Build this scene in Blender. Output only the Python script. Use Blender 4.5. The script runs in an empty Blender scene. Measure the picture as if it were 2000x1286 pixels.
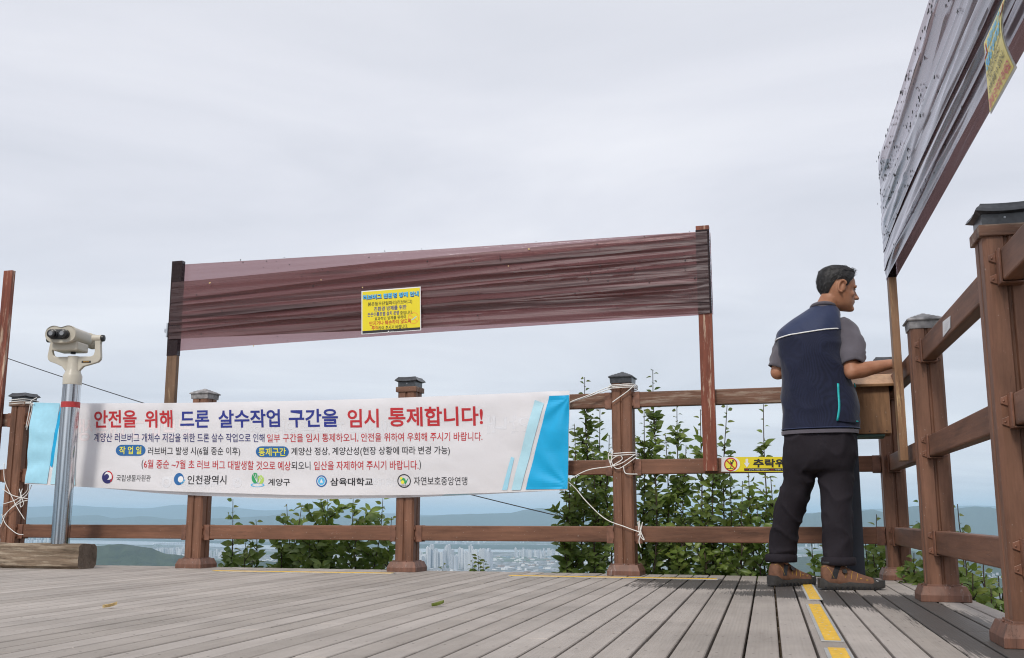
import bpy, bmesh, math, random
from mathutils import Vector as V, Matrix, noise
R = math.radians
random.seed(7)
sc = bpy.context.scene
COL = sc.collection

# ------------------------------------------------------------------ camera
CAM_H = 0.37
PITCH = math.atan(364/2022)
FPX = 2022.0
cam = bpy.data.cameras.new('camera')
cam.sensor_width = 36; cam.lens = 36*FPX/2000
cam.clip_start = 0.05; cam.clip_end = 200000
camo = bpy.data.objects.new('camera', cam); COL.objects.link(camo)
camo.location = (0, 0, CAM_H); camo.rotation_euler = (R(90)+PITCH, 0, 0)
sc.camera = camo
# ------------------------------------------------------------------ view, sky, sun
sc.view_settings.view_transform = 'Standard'; sc.view_settings.look = 'None'
sc.view_settings.exposure = 0.34; sc.view_settings.gamma = 1
sc.cycles.use_denoising = True; sc.cycles.filter_width = 1.1
sc.cycles.max_bounces = 8; sc.cycles.transparent_max_bounces = 24
sc.cycles.diffuse_bounces = 3; sc.cycles.glossy_bounces = 3; sc.cycles.volume_bounces = 2
sc.cycles.caustics_reflective = False; sc.cycles.caustics_refractive = False
SUN_EL, SUN_AZ = R(42), R(203)       # azimuth clockwise from +Y
w = bpy.data.worlds.new('World'); sc.world = w; w.use_nodes = True
nt = w.node_tree; nt.nodes.clear()
def N(nt, t, **k):
    n = nt.nodes.new(t)
    for a, b in k.items():
        if a.startswith('i_'):
            key = a[2:]; key = int(key) if key.isdigit() else key.replace('_', ' ')
            n.inputs[key].default_value = b
        else: setattr(n, a, b)
    return n
def L(nt, a, b): nt.links.new(a, b)
def ramp(nt, fac, stops, interp='LINEAR'):
    r = nt.nodes.new('ShaderNodeValToRGB'); r.color_ramp.interpolation = interp
    e = r.color_ramp.elements
    while len(e) > 1: e.remove(e[0])
    e[0].position = stops[0][0]; e[0].color = (*stops[0][1], 1) if len(stops[0][1]) == 3 else stops[0][1]
    for p, c in stops[1:]:
        x = e.new(p); x.color = (*c, 1) if len(c) == 3 else c
    L(nt, fac, r.inputs[0]); return r.outputs[0]
def math_(nt, op, a, b=None, c=None):
    n = nt.nodes.new('ShaderNodeMath'); n.operation = op
    for i, v in enumerate((a, b, c)):
        if v is None: continue
        if isinstance(v, (int, float)): n.inputs[i].default_value = v
        else: L(nt, v, n.inputs[i])
    return n.outputs[0]
def mixc(nt, fac, a, b, blend='MIX'):
    n = nt.nodes.new('ShaderNodeMix'); n.data_type = 'RGBA'; n.blend_type = blend
    for i, v in ((0, fac), (6, a), (7, b)):
        if isinstance(v, (int, float)): n.inputs[i].default_value = v
        elif isinstance(v, tuple): n.inputs[i].default_value = (*v, 1) if len(v) == 3 else v
        else: L(nt, v, n.inputs[i])
    return n.outputs[2]
sky = N(nt, 'ShaderNodeTexSky', sky_type='NISHITA', sun_disc=False, sun_elevation=SUN_EL, sun_rotation=SUN_AZ, air_density=1.5, dust_density=3.0)
bg1 = N(nt, 'ShaderNodeBackground', i_Strength=0.06); L(nt, sky.outputs[0], bg1.inputs[0])
tc = N(nt, 'ShaderNodeTexCoord'); sep = N(nt, 'ShaderNodeSeparateXYZ'); L(nt, tc.outputs['Generated'], sep.inputs[0])
zz = math_(nt, 'MAXIMUM', sep.outputs[2], 0.0)
den = math_(nt, 'ADD', zz, 0.12)
cmb = N(nt, 'ShaderNodeCombineXYZ')
L(nt, math_(nt, 'DIVIDE', sep.outputs[0], den), cmb.inputs[0]); L(nt, math_(nt, 'DIVIDE', sep.outputs[1], den), cmb.inputs[1])
mp = N(nt, 'ShaderNodeMapping'); mp.inputs['Scale'].default_value = (0.55, 1.1, 1); mp.inputs['Rotation'].default_value = (0, 0, R(-20)); mp.inputs['Location'].default_value = (3.1, 1.7, 0)
L(nt, cmb.outputs[0], mp.inputs[0])
n1 = N(nt, 'ShaderNodeTexNoise', i_Scale=0.9, i_Detail=6.0, i_Roughness=0.55, i_Distortion=0.7); L(nt, mp.outputs[0], n1.inputs['Vector'])
cl = ramp(nt, n1.outputs[0], [(0.30, (0.575, 0.595, 0.655)), (0.48, (0.662, 0.676, 0.735)), (0.66, (0.752, 0.762, 0.808))])
hz = ramp(nt, zz, [(0.0, (0.88, 0.945, 0.97)), (0.10, (0.90, 0.94, 0.97)), (0.26, (0.99, 0.99, 1.0)), (0.5, (1.04, 1.03, 1.02))])
clc = mixc(nt, 1.0, cl, hz, 'MULTIPLY')
bg2 = N(nt, 'ShaderNodeBackground', i_Strength=1.0); L(nt, clc, bg2.inputs[0])
mx = N(nt, 'ShaderNodeMixShader', i_0=0.90); L(nt, bg1.outputs[0], mx.inputs[1]); L(nt, bg2.outputs[0], mx.inputs[2])
wo = N(nt, 'ShaderNodeOutputWorld'); L(nt, mx.outputs[0], wo.inputs[0])
sun = bpy.data.lights.new('sun', 'SUN'); sun.energy = 1.5; sun.angle = R(12); sun.color = (1, 0.955, 0.88)
suno = bpy.data.objects.new('sun', sun); COL.objects.link(suno)
sd = V((math.sin(SUN_AZ)*math.cos(SUN_EL), math.cos(SUN_AZ)*math.cos(SUN_EL), math.sin(SUN_EL)))
suno.rotation_euler = sd.to_track_quat('Z', 'Y').to_euler(); suno.location = sd*20 + V((0, 0, 5))

# ------------------------------------------------------------------ sighting helpers (photo pixel -> point on a real surface)
_fw = V((0, math.cos(PITCH), math.sin(PITCH))); _up = V((0, -math.sin(PITCH), math.cos(PITCH))); _rt = V((1, 0, 0)); EYE = V((0, 0, CAM_H))
def ray(x, y): return _fw + _rt*((x-1000)/FPX) + _up*((643-y)/FPX)
def at(x, y, Y):
    d = ray(x, y); return EYE + d*(Y/d.y)
def atz(x, y, z=0.0):
    d = ray(x, y); return EYE + d*((z-CAM_H)/d.z)
def onpl(x, y, p, n):
    d = ray(x, y); return EYE + d*((p-EYE).dot(n)/d.dot(n))
def pxm(p): return ((p-EYE).dot(_fw))/FPX     # metres per photo pixel at p

# ------------------------------------------------------------------ mesh + object helpers
ORG = {}
class MB:
    def __init__(s): s.v = []; s.f = []; s.m = []
    def add(s, vs, fs, mi=0):
        o = len(s.v); s.v += [V(x) for x in vs]
        for f in fs: s.f.append([o+i for i in f]); s.m.append(mi)
    def obox(s, c, ax, ay, az, mi=0):          # centre and three half-axis vectors
        c, ax, ay, az = V(c), V(ax), V(ay), V(az); vs = []
        for k in (-1, 1):
            for j in (-1, 1):
                for i in (-1, 1): vs.append(c+ax*i+ay*j+az*k)
        fs = [(0, 2, 3, 1), (4, 5, 7, 6), (0, 1, 5, 4), (2, 6, 7, 3), (0, 4, 6, 2), (1, 3, 7, 5)]
        if ax.cross(ay).dot(az) < 0: fs = [f[::-1] for f in fs]
        s.add(vs, fs, mi)
    def box(s, x0, x1, y0, y1, z0, z1, mi=0):
        s.obox(((x0+x1)/2, (y0+y1)/2, (z0+z1)/2), ((x1-x0)/2, 0, 0), (0, (y1-y0)/2, 0), (0, 0, (z1-z0)/2), mi)
    def loft(s, rings, cap=True, mi=0, closed=True):
        n = len(rings[0]); o = len(s.v)
        for r in rings: s.v += [V(p) for p in r]
        for i in range(len(rings)-1):
            for j in range(n if closed else n-1):
                k = (j+1) % n
                s.f.append([o+i*n+j, o+i*n+k, o+(i+1)*n+k, o+(i+1)*n+j]); s.m.append(mi)
        if cap:
            s.f.append([o+j for j in range(n)][::-1]); s.m.append(mi)
            s.f.append([o+(len(rings)-1)*n+j for j in range(n)]); s.m.append(mi)
    def tube(s, pts, rad, n=8, cap=True, mi=0, flat=1.0):
        pts = [V(p) for p in pts]
        if isinstance(rad, (int, float)): rad = [rad]*len(pts)
        t0 = (pts[1]-pts[0]).normalized()
        a = t0.orthogonal().normalized(); rings = []
        for i, p in enumerate(pts):
            t = (pts[min(i+1, len(pts)-1)]-pts[max(i-1, 0)]).normalized()
            a = (a-t*a.dot(t)).normalized(); b = t.cross(a)
            rings.append([p+(a*math.cos(2*math.pi*j/n)+b*math.sin(2*math.pi*j/n)*flat)*rad[i] for j in range(n)])
        s.loft(rings, cap, mi)
    def capsule(s, pts, rad, n=10):            # tube with rounded ends
        pts = [V(p) for p in pts]
        if isinstance(rad, (int, float)): rad = [rad]*len(pts)
        d0 = (pts[0]-pts[1]).normalized(); d1 = (pts[-1]-pts[-2]).normalized()
        P = [pts[0]+d0*rad[0]*c for c in (.95, .75, .4)]+pts+[pts[-1]+d1*rad[-1]*c for c in (.4, .75, .95)]
        Q = [rad[0]*c for c in (.3, .66, .91)]+list(rad)+[rad[-1]*c for c in (.91, .66, .3)]
        s.tube(P, Q, n)
    def ell(s, c, rx, ry, rz, rot=None, n=14, k=9):
        c = V(c); rings = []
        for i in range(1, k):
            a = -math.pi/2+math.pi*i/k
            rr = []
            for j in range(n):
                p = V((rx*math.cos(a)*math.cos(2*math.pi*j/n), ry*math.cos(a)*math.sin(2*math.pi*j/n), rz*math.sin(a)))
                rr.append(c+(rot @ p if rot else p))
            rings.append(rr)
        s.loft(rings, True)
    def prism(s, poly, fr, d0, d1, mi=0):      # fr(a,b,d) -> point; poly counter-clockwise
        n = len(poly); vs = [fr(a, b, d0) for a, b in poly]+[fr(a, b, d1) for a, b in poly]
        fs = [tuple(range(n))[::-1], tuple(range(n, 2*n))]+[(i, (i+1) % n, n+(i+1) % n, n+i) for i in range(n)]
        s.add(vs, fs, mi)
    def grid(s, fn, nu, nv, mi=0):
        vs = [fn(i/nu, j/nv) for i in range(nu+1) for j in range(nv+1)]
        s.add(vs, [(i*(nv+1)+j, (i+1)*(nv+1)+j, (i+1)*(nv+1)+j+1, i*(nv+1)+j+1) for i in range(nu) for j in range(nv)], mi)
    def mesh(s, name, org=V((0, 0, 0))):
        me = bpy.data.meshes.new(name); me.from_pydata([tuple(p-org) for p in s.v], [], s.f)
        me.polygons.foreach_set('material_index', s.m); me.update(); return me
    def build(s, name, mat, parent=None, smooth=False, bevel=0, org=None, fix=True):
        if org is None: org = ORG.get(parent.name, V((0, 0, 0))) if parent else V((0, 0, 0))
        me = s.mesh(name, org)
        if fix:
            bm = bmesh.new(); bm.from_mesh(me); bmesh.ops.recalc_face_normals(bm, faces=bm.faces); bm.to_mesh(me); bm.free()
        for m in (mat if isinstance(mat, (list, tuple)) else [mat]): me.materials.append(m)
        o = bpy.data.objects.new(name, me); COL.objects.link(o)
        ORG[o.name] = org
        if parent: o.parent = parent
        elif org.length: o.location = org
        if smooth:
            me.polygons.foreach_set('use_smooth', [True]*len(me.polygons))
            if smooth == 'auto': me.set_sharp_from_angle(angle=R(38))
            if smooth == 'film': me.set_sharp_from_angle(angle=R(62))
        if bevel:
            b = o.modifiers.new('bevel', 'BEVEL'); b.width = bevel; b.segments = 2; b.limit_method = 'ANGLE'
        return o
def tag(o, label=None, cat=None, group=None, kind=None):
    if label: o['label'] = label
    if cat: o['category'] = cat
    if group: o['group'] = group
    if kind: o['kind'] = kind
    return o
def thing(name, loc, label, cat, group=None, rz=0):
    o = bpy.data.objects.new(name, None); COL.objects.link(o); o.location = loc; o.rotation_euler.z = rz
    o.empty_display_size = .1
    ORG[o.name] = V(loc) if rz == 0 else V((0, 0, 0))
    return tag(o, label, cat, group)
def copy_tree(o, parent=None):
    c = o.copy(); COL.objects.link(c); c.parent = parent
    for ch in list(o.children): copy_tree(ch, c)
    return c
def remesh(o, vox, smooth_it=4):
    m = o.modifiers.new('r', 'REMESH'); m.mode = 'VOXEL'; m.voxel_size = vox; m.use_smooth_shade = True
    s = o.modifiers.new('s', 'SMOOTH'); s.iterations = smooth_it; s.factor = .5
    dg = bpy.context.evaluated_depsgraph_get(); dg.update()
    me = bpy.data.meshes.new_from_object(o.evaluated_get(dg)); o.modifiers.clear()
    mats = list(o.data.materials); o.data = me; me.materials.clear()
    for x in mats: me.materials.append(x)
    me.polygons.foreach_set('use_smooth', [True]*len(me.polygons)); return o

# ------------------------------------------------------------------ materials
def newmat(name):
    m = bpy.data.materials.new(name); m.use_nodes = True; nt = m.node_tree; nt.nodes.clear()
    out = N(nt, 'ShaderNodeOutputMaterial'); b = N(nt, 'ShaderNodeBsdfPrincipled'); L(nt, b.outputs[0], out.inputs[0])
    return m, nt, b, out
def coords(nt, scale=(1, 1, 1), rnd=False):
    t = N(nt, 'ShaderNodeTexCoord'); m = N(nt, 'ShaderNodeMapping'); m.inputs['Scale'].default_value = scale
    L(nt, t.outputs['Object'], m.inputs[0])
    if rnd:
        oi = N(nt, 'ShaderNodeObjectInfo'); c = N(nt, 'ShaderNodeCombineXYZ')
        for i in range(3): L(nt, math_(nt, 'MULTIPLY', oi.outputs['Random'], 17.0+9*i), c.inputs[i])
        L(nt, c.outputs[0], m.inputs['Location'])
    return m.outputs[0]
def bump(nt, b, h, s, d=.01):
    n = N(nt, 'ShaderNodeBump', i_Strength=s, i_Distance=d); L(nt, h, n.inputs['Height']); L(nt, n.outputs[0], b.inputs['Normal'])
def plain(name, c, rough=.6, metal=0, var=.12, scale=30, spec=None, bmp=0):
    m, nt, b, _ = newmat(name); b.inputs['Roughness'].default_value = rough; b.inputs['Metallic'].default_value = metal
    if spec is not None: b.inputs['Specular IOR Level'].default_value = spec
    n = N(nt, 'ShaderNodeTexNoise', i_Scale=scale, i_Detail=4.0); L(nt, coords(nt), n.inputs['Vector'])
    L(nt, ramp(nt, n.outputs[0], [(.3, tuple(x*(1-var) for x in c)), (.7, tuple(min(1, x*(1+var)) for x in c))]), b.inputs[0])
    if bmp: bump(nt, b, n.outputs[0], bmp, .003)
    return m
def wood(name, c, c2, axis, rough=.5, wear=None, wearc=(.30, .25, .20), grain=60, bmp=.25, wthr=.6):
    m, nt, b, _ = newmat(name); b.inputs['Roughness'].default_value = rough
    b.inputs['Specular IOR Level'].default_value = .35
    sc1 = [grain]*3; sc1[axis] = grain*.045
    n = N(nt, 'ShaderNodeTexNoise', i_Scale=1.0, i_Detail=5.0, i_Roughness=.65); L(nt, coords(nt, sc1, True), n.inputs['Vector'])
    n2 = N(nt, 'ShaderNodeTexNoise', i_Scale=3.0, i_Detail=5.0, i_Roughness=.6); L(nt, coords(nt, (1, 1, 1), True), n2.inputs['Vector'])
    col = ramp(nt, n.outputs[0], [(.25, c2), (.6, c)])
    col = mixc(nt, ramp(nt, n2.outputs[0], [(.35, (0, 0, 0)), (.7, (.75, .75, .75))]), col, tuple(x*.62 for x in c))
    if wear:
        sc2 = [38]*3; sc2[axis] = 3.5
        n3 = N(nt, 'ShaderNodeTexNoise', i_Scale=1.0, i_Detail=6.0, i_Roughness=.7); L(nt, coords(nt, sc2, True), n3.inputs['Vector'])
        f = math_(nt, 'MULTIPLY', ramp(nt, n3.outputs[0], [(wthr-.06, (0, 0, 0)), (wthr+.04, (1, 1, 1))]), wear)
        col = mixc(nt, f, col, wearc)
    sk = [70]*3; sk[axis] = 2.2
    n4 = N(nt, 'ShaderNodeTexNoise', i_Scale=1.0, i_Detail=3.0, i_Roughness=.5); L(nt, coords(nt, sk, True), n4.inputs['Vector'])
    ck = ramp(nt, math_(nt, 'ABSOLUTE', math_(nt, 'SUBTRACT', n4.outputs[0], .57)), [(.0, (1, 1, 1)), (.010, (0, 0, 0))])
    n5 = N(nt, 'ShaderNodeTexNoise', i_Scale=2.3, i_Detail=2.0); L(nt, coords(nt, (1, 1, 1), True), n5.inputs['Vector'])
    ck = math_(nt, 'MULTIPLY', ck, ramp(nt, n5.outputs[0], [(.50, (0, 0, 0)), (.60, (.8, .8, .8))]))
    col = mixc(nt, ck, col, tuple(x*.22 for x in c))
    gs = [9]*3; gs[axis] = 1.4
    n6 = N(nt, 'ShaderNodeTexNoise', i_Scale=1.0, i_Detail=6.0, i_Roughness=.7); L(nt, coords(nt, gs, True), n6.inputs['Vector'])
    col = mixc(nt, 1.0, col, ramp(nt, n6.outputs[0], [(.30, (.52, .50, .48)), (.48, (1, 1, 1)), (.70, (1.34, 1.34, 1.36))]), 'MULTIPLY')
    # end-of-life scuffs: sparse pale specks
    vo = N(nt, 'ShaderNodeTexNoise', i_Scale=85.0, i_Detail=1.0); L(nt, coords(nt, (1, 1, 1), True), vo.inputs['Vector'])
    col = mixc(nt, ramp(nt, vo.outputs[0], [(.735, (0, 0, 0)), (.77, (.28, .28, .28))]), col, (.5, .45, .4))
    L(nt, col, b.inputs[0]); bump(nt, b, math_(nt, 'SUBTRACT', n.outputs[0], ck), bmp, .004)
    return m
M = {}
M['post'] = wood('brown_painted_wood', (.232, .112, .068), (.148, .066, .040), 2, .52)
M['rail'] = wood('brown_rail_wood', (.215, .102, .061), (.135, .060, .037), 0, .55)
M['rail_top'] = wood('weathered_rail_wood', (.205, .105, .068), (.12, .060, .04), 0, .65, .65, (.34, .27, .21), 60, .5, .56)
M['bracket'] = plain('brown_metal', (.205, .095, .060), .42, .0, .35, 22, bmp=.2)
M['base'] = wood('brown_base', (.205, .098, .066), (.110, .062, .048), 2, .5, .5, (.44, .40, .38), 22, .3, .66)
M['cap'] = plain('black_cap', (.05, .053, .06), .32, .0, .35, 40, bmp=.2)
M['cap_grey'] = plain('weathered_grey_cap', (.24, .23, .23), .55, 0, .6, 28, bmp=.3)
M['slat_red'] = wood('red_brown_slat', (.25, .072, .040), (.15, .042, .025), 2, .4, .8, (.60, .46, .34), 45, .3, .60)
M['slat_raw'] = wood('raw_slat', (.33, .185, .10), (.20, .098, .05), 2, .5, .8, (.60, .42, .22), 45, .3, .62)
M['slat_brown'] = wood('brown_slat', (.21, .125, .075), (.12, .07, .04), 2, .55, .6, (.42, .30, .18), 45, .3, .66)
M['beam'] = wood('weathered_beam', (.27, .20, .14), (.12, .085, .06), 0, .8, .7, (.40, .33, .25), 55, 1.0, .55)
M['beam_end'] = wood('beam_end_grain', (.20, .155, .12), (.13, .10, .08), 0, .85, .3, (.3, .26, .2), 30, .8)
M['steel'] = plain('stainless_steel', (.46, .46, .47), .13, 1, .06, 8)
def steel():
    m, nt, b, _ = newmat('painted_reflection_steel'); b.inputs['Metallic'].default_value = 1; b.inputs['Roughness'].default_value = .14
    n = N(nt, 'ShaderNodeTexNoise', i_Scale=1.0, i_Detail=4.0, i_Roughness=.6); L(nt, coords(nt, (52, 52, .35)), n.inputs['Vector'])  # upright light and dark streaks in the base colour stand for reflections
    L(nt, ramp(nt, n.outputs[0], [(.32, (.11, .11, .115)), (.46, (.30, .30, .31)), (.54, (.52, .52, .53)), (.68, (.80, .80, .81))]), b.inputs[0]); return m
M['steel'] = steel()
M['cream'] = plain('cream_paint', (.53, .49, .41), .38, 0, .05, 14)
M['black'] = plain('black_rubber', (.018, .018, .02), .35, 0, .2, 30)
M['glass'] = plain('dark_glass', (.25, .26, .28), .08, 0, .1, 10)
M['red_tape'] = plain('red_tape', (.44, .035, .035), .45)
M['yellow'] = plain('yellow_tread', (.76, .46, .035), .6, 0, .15, 40, bmp=.2)
M['alu'] = plain('aluminium', (.66, .66, .64), .4, .6, .1, 30)
M['galv'] = plain('galvanised', (.55, .58, .62), .35, .7, .2, 30)
M['string'] = plain('white_string', (.80, .79, .76), .8, 0, .1, 80)
M['cable'] = plain('black_cable', (.035, .035, .04), .6)
M['fly'] = plain('fly_black', (.012, .011, .012), .4, 0, .3, 90)
M['debris'] = plain('pale_seed', (.70, .52, .24), .7, 0, .3, 90)
M['ink_red'] = plain('red_ink', (.52, .022, .03), .6, 0, .02)
M['ink_blue'] = plain('blue_ink', (.018, .030, .25), .6, 0, .02)
M['ink_navy'] = plain('navy_ink', (.022, .022, .14), .6, 0, .02)
M['ink_black'] = plain('black_ink', (.016, .016, .02), .6, 0, .02)
M['ink_yellow'] = plain('yellow_ink', (.86, .80, .07), .6, 0, .02)
M['ink_pill'] = plain('pill_blue_ink', (.018, .13, .36), .6, 0, .02)
M['ink_cyan'] = plain('cyan_ink', (.0, .40, .74), .6, 0, .03)
M['ink_pale'] = plain('pale_cyan_ink', (.46, .73, .84), .6, 0, .03)
M['ink_pale2'] = plain('light_blue_ink', (.37, .70, .86), .6, 0, .04)
M['ink_green'] = plain('green_ink', (.03, .35, .12), .6, 0, .05)
M['ink_lime'] = plain('lime_ink', (.45, .66, .12), .6, 0, .05)
M['ink_sky'] = plain('sky_ink', (.10, .48, .80), .6, 0, .05)
M['ink_pink'] = plain('pink_ink', (.66, .10, .20), .6, 0, .05)
M['ink_orange'] = plain('orange_ink', (.84, .42, .04), .6, 0, .05)
M['white'] = plain('white_sheet', (.80, .80, .81), .5, 0, .02)
M['poster'] = plain('yellow_sheet', (.80, .66, .015), .42, 0, .03, 6)
M['poster_pale'] = plain('faded_yellow_sheet', (.80, .68, .22), .5, 0, .08, 9)
M['boxwood'] = wood('box_plywood', (.33, .175, .085), (.22, .11, .055), 2, .5, .3, (.12, .07, .05), 30, .15, .6)
M['lidwood'] = wood('lid_plywood', (.48, .28, .15), (.34, .18, .09), 1, .5, .2, (.62, .5, .36), 40, .15, .66)
M['tray'] = plain('dull_green_tray', (.06, .12, .10), .6)
M['postblack'] = plain('dark_stand', (.022, .026, .038), .35, 0, .2, 12)
def cloth_mat(name, c, trans=.45, rough=.8):
    m, nt, b, out = newmat(name); b.inputs[0].default_value = (*c, 1); b.inputs['Roughness'].default_value = rough
    t = N(nt, 'ShaderNodeBsdfTranslucent'); t.inputs[0].default_value = (*c, 1)
    x = N(nt, 'ShaderNodeMixShader', i_0=trans); L(nt, b.outputs[0], x.inputs[1]); L(nt, t.outputs[0], x.inputs[2]); L(nt, x.outputs[0], out.inputs[0])
    n = N(nt, 'ShaderNodeTexNoise', i_Scale=6.0, i_Detail=5.0); L(nt, coords(nt), n.inputs['Vector']); bump(nt, b, n.outputs[0], .25, .02)
    return m
M['banner'] = cloth_mat('banner_fabric', (.90, .885, .91), .24)
def film_mat(name, tint, ior=1.7, extra=.06, dcol=(.30, .22, .24), bs=.5, gather=None, rough=.16, gz=9.5, stops=(.38, .44, .47, .62, .66)):
    m, nt, b, out = newmat(name); nt.nodes.remove(b)
    tr = N(nt, 'ShaderNodeBsdfTransparent'); tr.inputs[0].default_value = (*tint, 1)
    gl = N(nt, 'ShaderNodeBsdfGlossy', i_Roughness=rough); gl.inputs[0].default_value = (.95, .95, 1, 1)
    di = N(nt, 'ShaderNodeBsdfDiffuse'); di.inputs[0].default_value = (*dcol, 1)
    n = N(nt, 'ShaderNodeTexNoise', i_Scale=1.0, i_Detail=4.0, i_Roughness=.6); L(nt, coords(nt, (.9, .9, 34)), n.inputs['Vector'])
    if gather:          # the film is bunched into several plies along irregular ropes
        g1 = N(nt, 'ShaderNodeTexNoise', i_Scale=1.0, i_Detail=3.0, i_Roughness=.5, i_Distortion=.1); L(nt, coords(nt, (.33, .33, gz)), g1.inputs['Vector'])
        L(nt, ramp(nt, g1.outputs[0], [(stops[0], gather), (stops[1], tuple((x+y)/2 for x, y in zip(gather, tint))), (stops[2], tint), (stops[3], tint), (stops[4], gather)]), tr.inputs[0])
    bp = N(nt, 'ShaderNodeBump', i_Strength=bs, i_Distance=.012); L(nt, n.outputs[0], bp.inputs['Height'])
    fr = N(nt, 'ShaderNodeFresnel', i_IOR=ior)
    for x in (gl, di, fr): L(nt, bp.outputs[0], x.inputs['Normal'])
    m1 = N(nt, 'ShaderNodeMixShader', i_0=extra); L(nt, tr.outputs[0], m1.inputs[1]); L(nt, di.outputs[0], m1.inputs[2])
    m2 = N(nt, 'ShaderNodeMixShader'); L(nt, fr.outputs[0], m2.inputs[0]); L(nt, m1.outputs[0], m2.inputs[1]); L(nt, gl.outputs[0], m2.inputs[2])
    L(nt, m2.outputs[0], out.inputs[0]); return m
M['film'] = film_mat('maroon_stretch_film', (.46, .295, .30), 1.5, .10, (.22, .15, .15), .9)
M['film_front'] = film_mat('gathered_maroon_film', (.42, .235, .225), 1.42, .30, (.17, .092, .090), .45, (.14, .056, .050), .42)
M['film_wrap'] = film_mat('wound_maroon_film', (.25, .17, .175), 1.12, .35, (.10, .075, .08), .5)
def leaf_mat(name, c1, c2):
    m, nt, b, out = newmat(name); b.inputs['Roughness'].default_value = .38; b.inputs['Specular IOR Level'].default_value = .45
    n = N(nt, 'ShaderNodeTexNoise', i_Scale=11.0, i_Detail=2.0); L(nt, coords(nt), n.inputs['Vector'])
    c = ramp(nt, n.outputs[0], [(.32, c1), (.68, c2)]); L(nt, c, b.inputs[0])
    t = N(nt, 'ShaderNodeBsdfTranslucent'); L(nt, mixc(nt, .5, c, (.16, .24, .03)), t.inputs[0])
    x = N(nt, 'ShaderNodeMixShader', i_0=.36); L(nt, b.outputs[0], x.inputs[1]); L(nt, t.outputs[0], x.inputs[2]); L(nt, x.outputs[0], out.inputs[0])
    return m
M['leaf'] = leaf_mat('shrub_leaf', (.110, .190, .038), (.275, .360, .085))
M['leaf_young'] = leaf_mat('young_leaf', (.16, .19, .04), (.28, .34, .06))
M['bark'] = plain('twig_bark', (.075, .05, .04), .8, 0, .3, 40)

# ------------------------------------------------------------------ terrain, river, far hills
PLAIN = -380.0
def ground_mat():
    m, nt, b, _ = newmat('plain_ground'); b.inputs['Roughness'].default_value = .9
    co = coords(nt, (.001, .001, .001))
    vo = N(nt, 'ShaderNodeTexVoronoi', i_Scale=5.0); L(nt, co, vo.inputs['Vector'])
    n = N(nt, 'ShaderNodeTexNoise', i_Scale=.9, i_Detail=6.0, i_Roughness=.65); L(nt, co, n.inputs['Vector'])
    v2 = N(nt, 'ShaderNodeTexVoronoi', i_Scale=22.0); L(nt, co, v2.inputs['Vector'])
    s = N(nt, 'ShaderNodeSeparateColor'); L(nt, vo.outputs['Color'], s.inputs[0])
    s2 = N(nt, 'ShaderNodeSeparateColor'); L(nt, v2.outputs['Color'], s2.inputs[0])
    green = ramp(nt, s.outputs[0], [(0, (.035, .07, .03)), (.4, (.06, .10, .04)), (.7, (.09, .13, .06)), (1, (.13, .14, .08))])
    town = ramp(nt, s2.outputs[1], [(0, (.07, .085, .07)), (.35, (.12, .13, .12)), (.7, (.22, .22, .23)), (.9, (.42, .43, .45)), (1, (.18, .24, .30))])
    L(nt, mixc(nt, ramp(nt, n.outputs[0], [(.44, (0, 0, 0)), (.52, (1, 1, 1))]), green, town), b.inputs[0]); return m
M['ground'] = ground_mat()
def forest_mat(name, a, b_, scale):
    m, nt, b, _ = newmat(name); b.inputs['Roughness'].default_value = .95
    n = N(nt, 'ShaderNodeTexNoise', i_Scale=scale, i_Detail=8.0, i_Roughness=.7); L(nt, coords(nt), n.inputs['Vector'])
    L(nt, ramp(nt, n.outputs[0], [(.35, a), (.65, b_)]), b.inputs[0]); bump(nt, b, n.outputs[0], 1.0, 12); return m
M['forest'] = forest_mat('forest_hill', (.018, .034, .018), (.05, .075, .035), .02)
M['scrub'] = forest_mat('scrub_slope', (.03, .05, .02), (.09, .11, .05), 3.0)
g = MB()
g.add([(-70000, -30000, PLAIN), (70000, -30000, PLAIN), (70000, 70000, PLAIN), (-70000, 70000, PLAIN)], [(0, 1, 2, 3)])
tag(g.build('ground', M['ground']), kind='structure')
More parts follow.
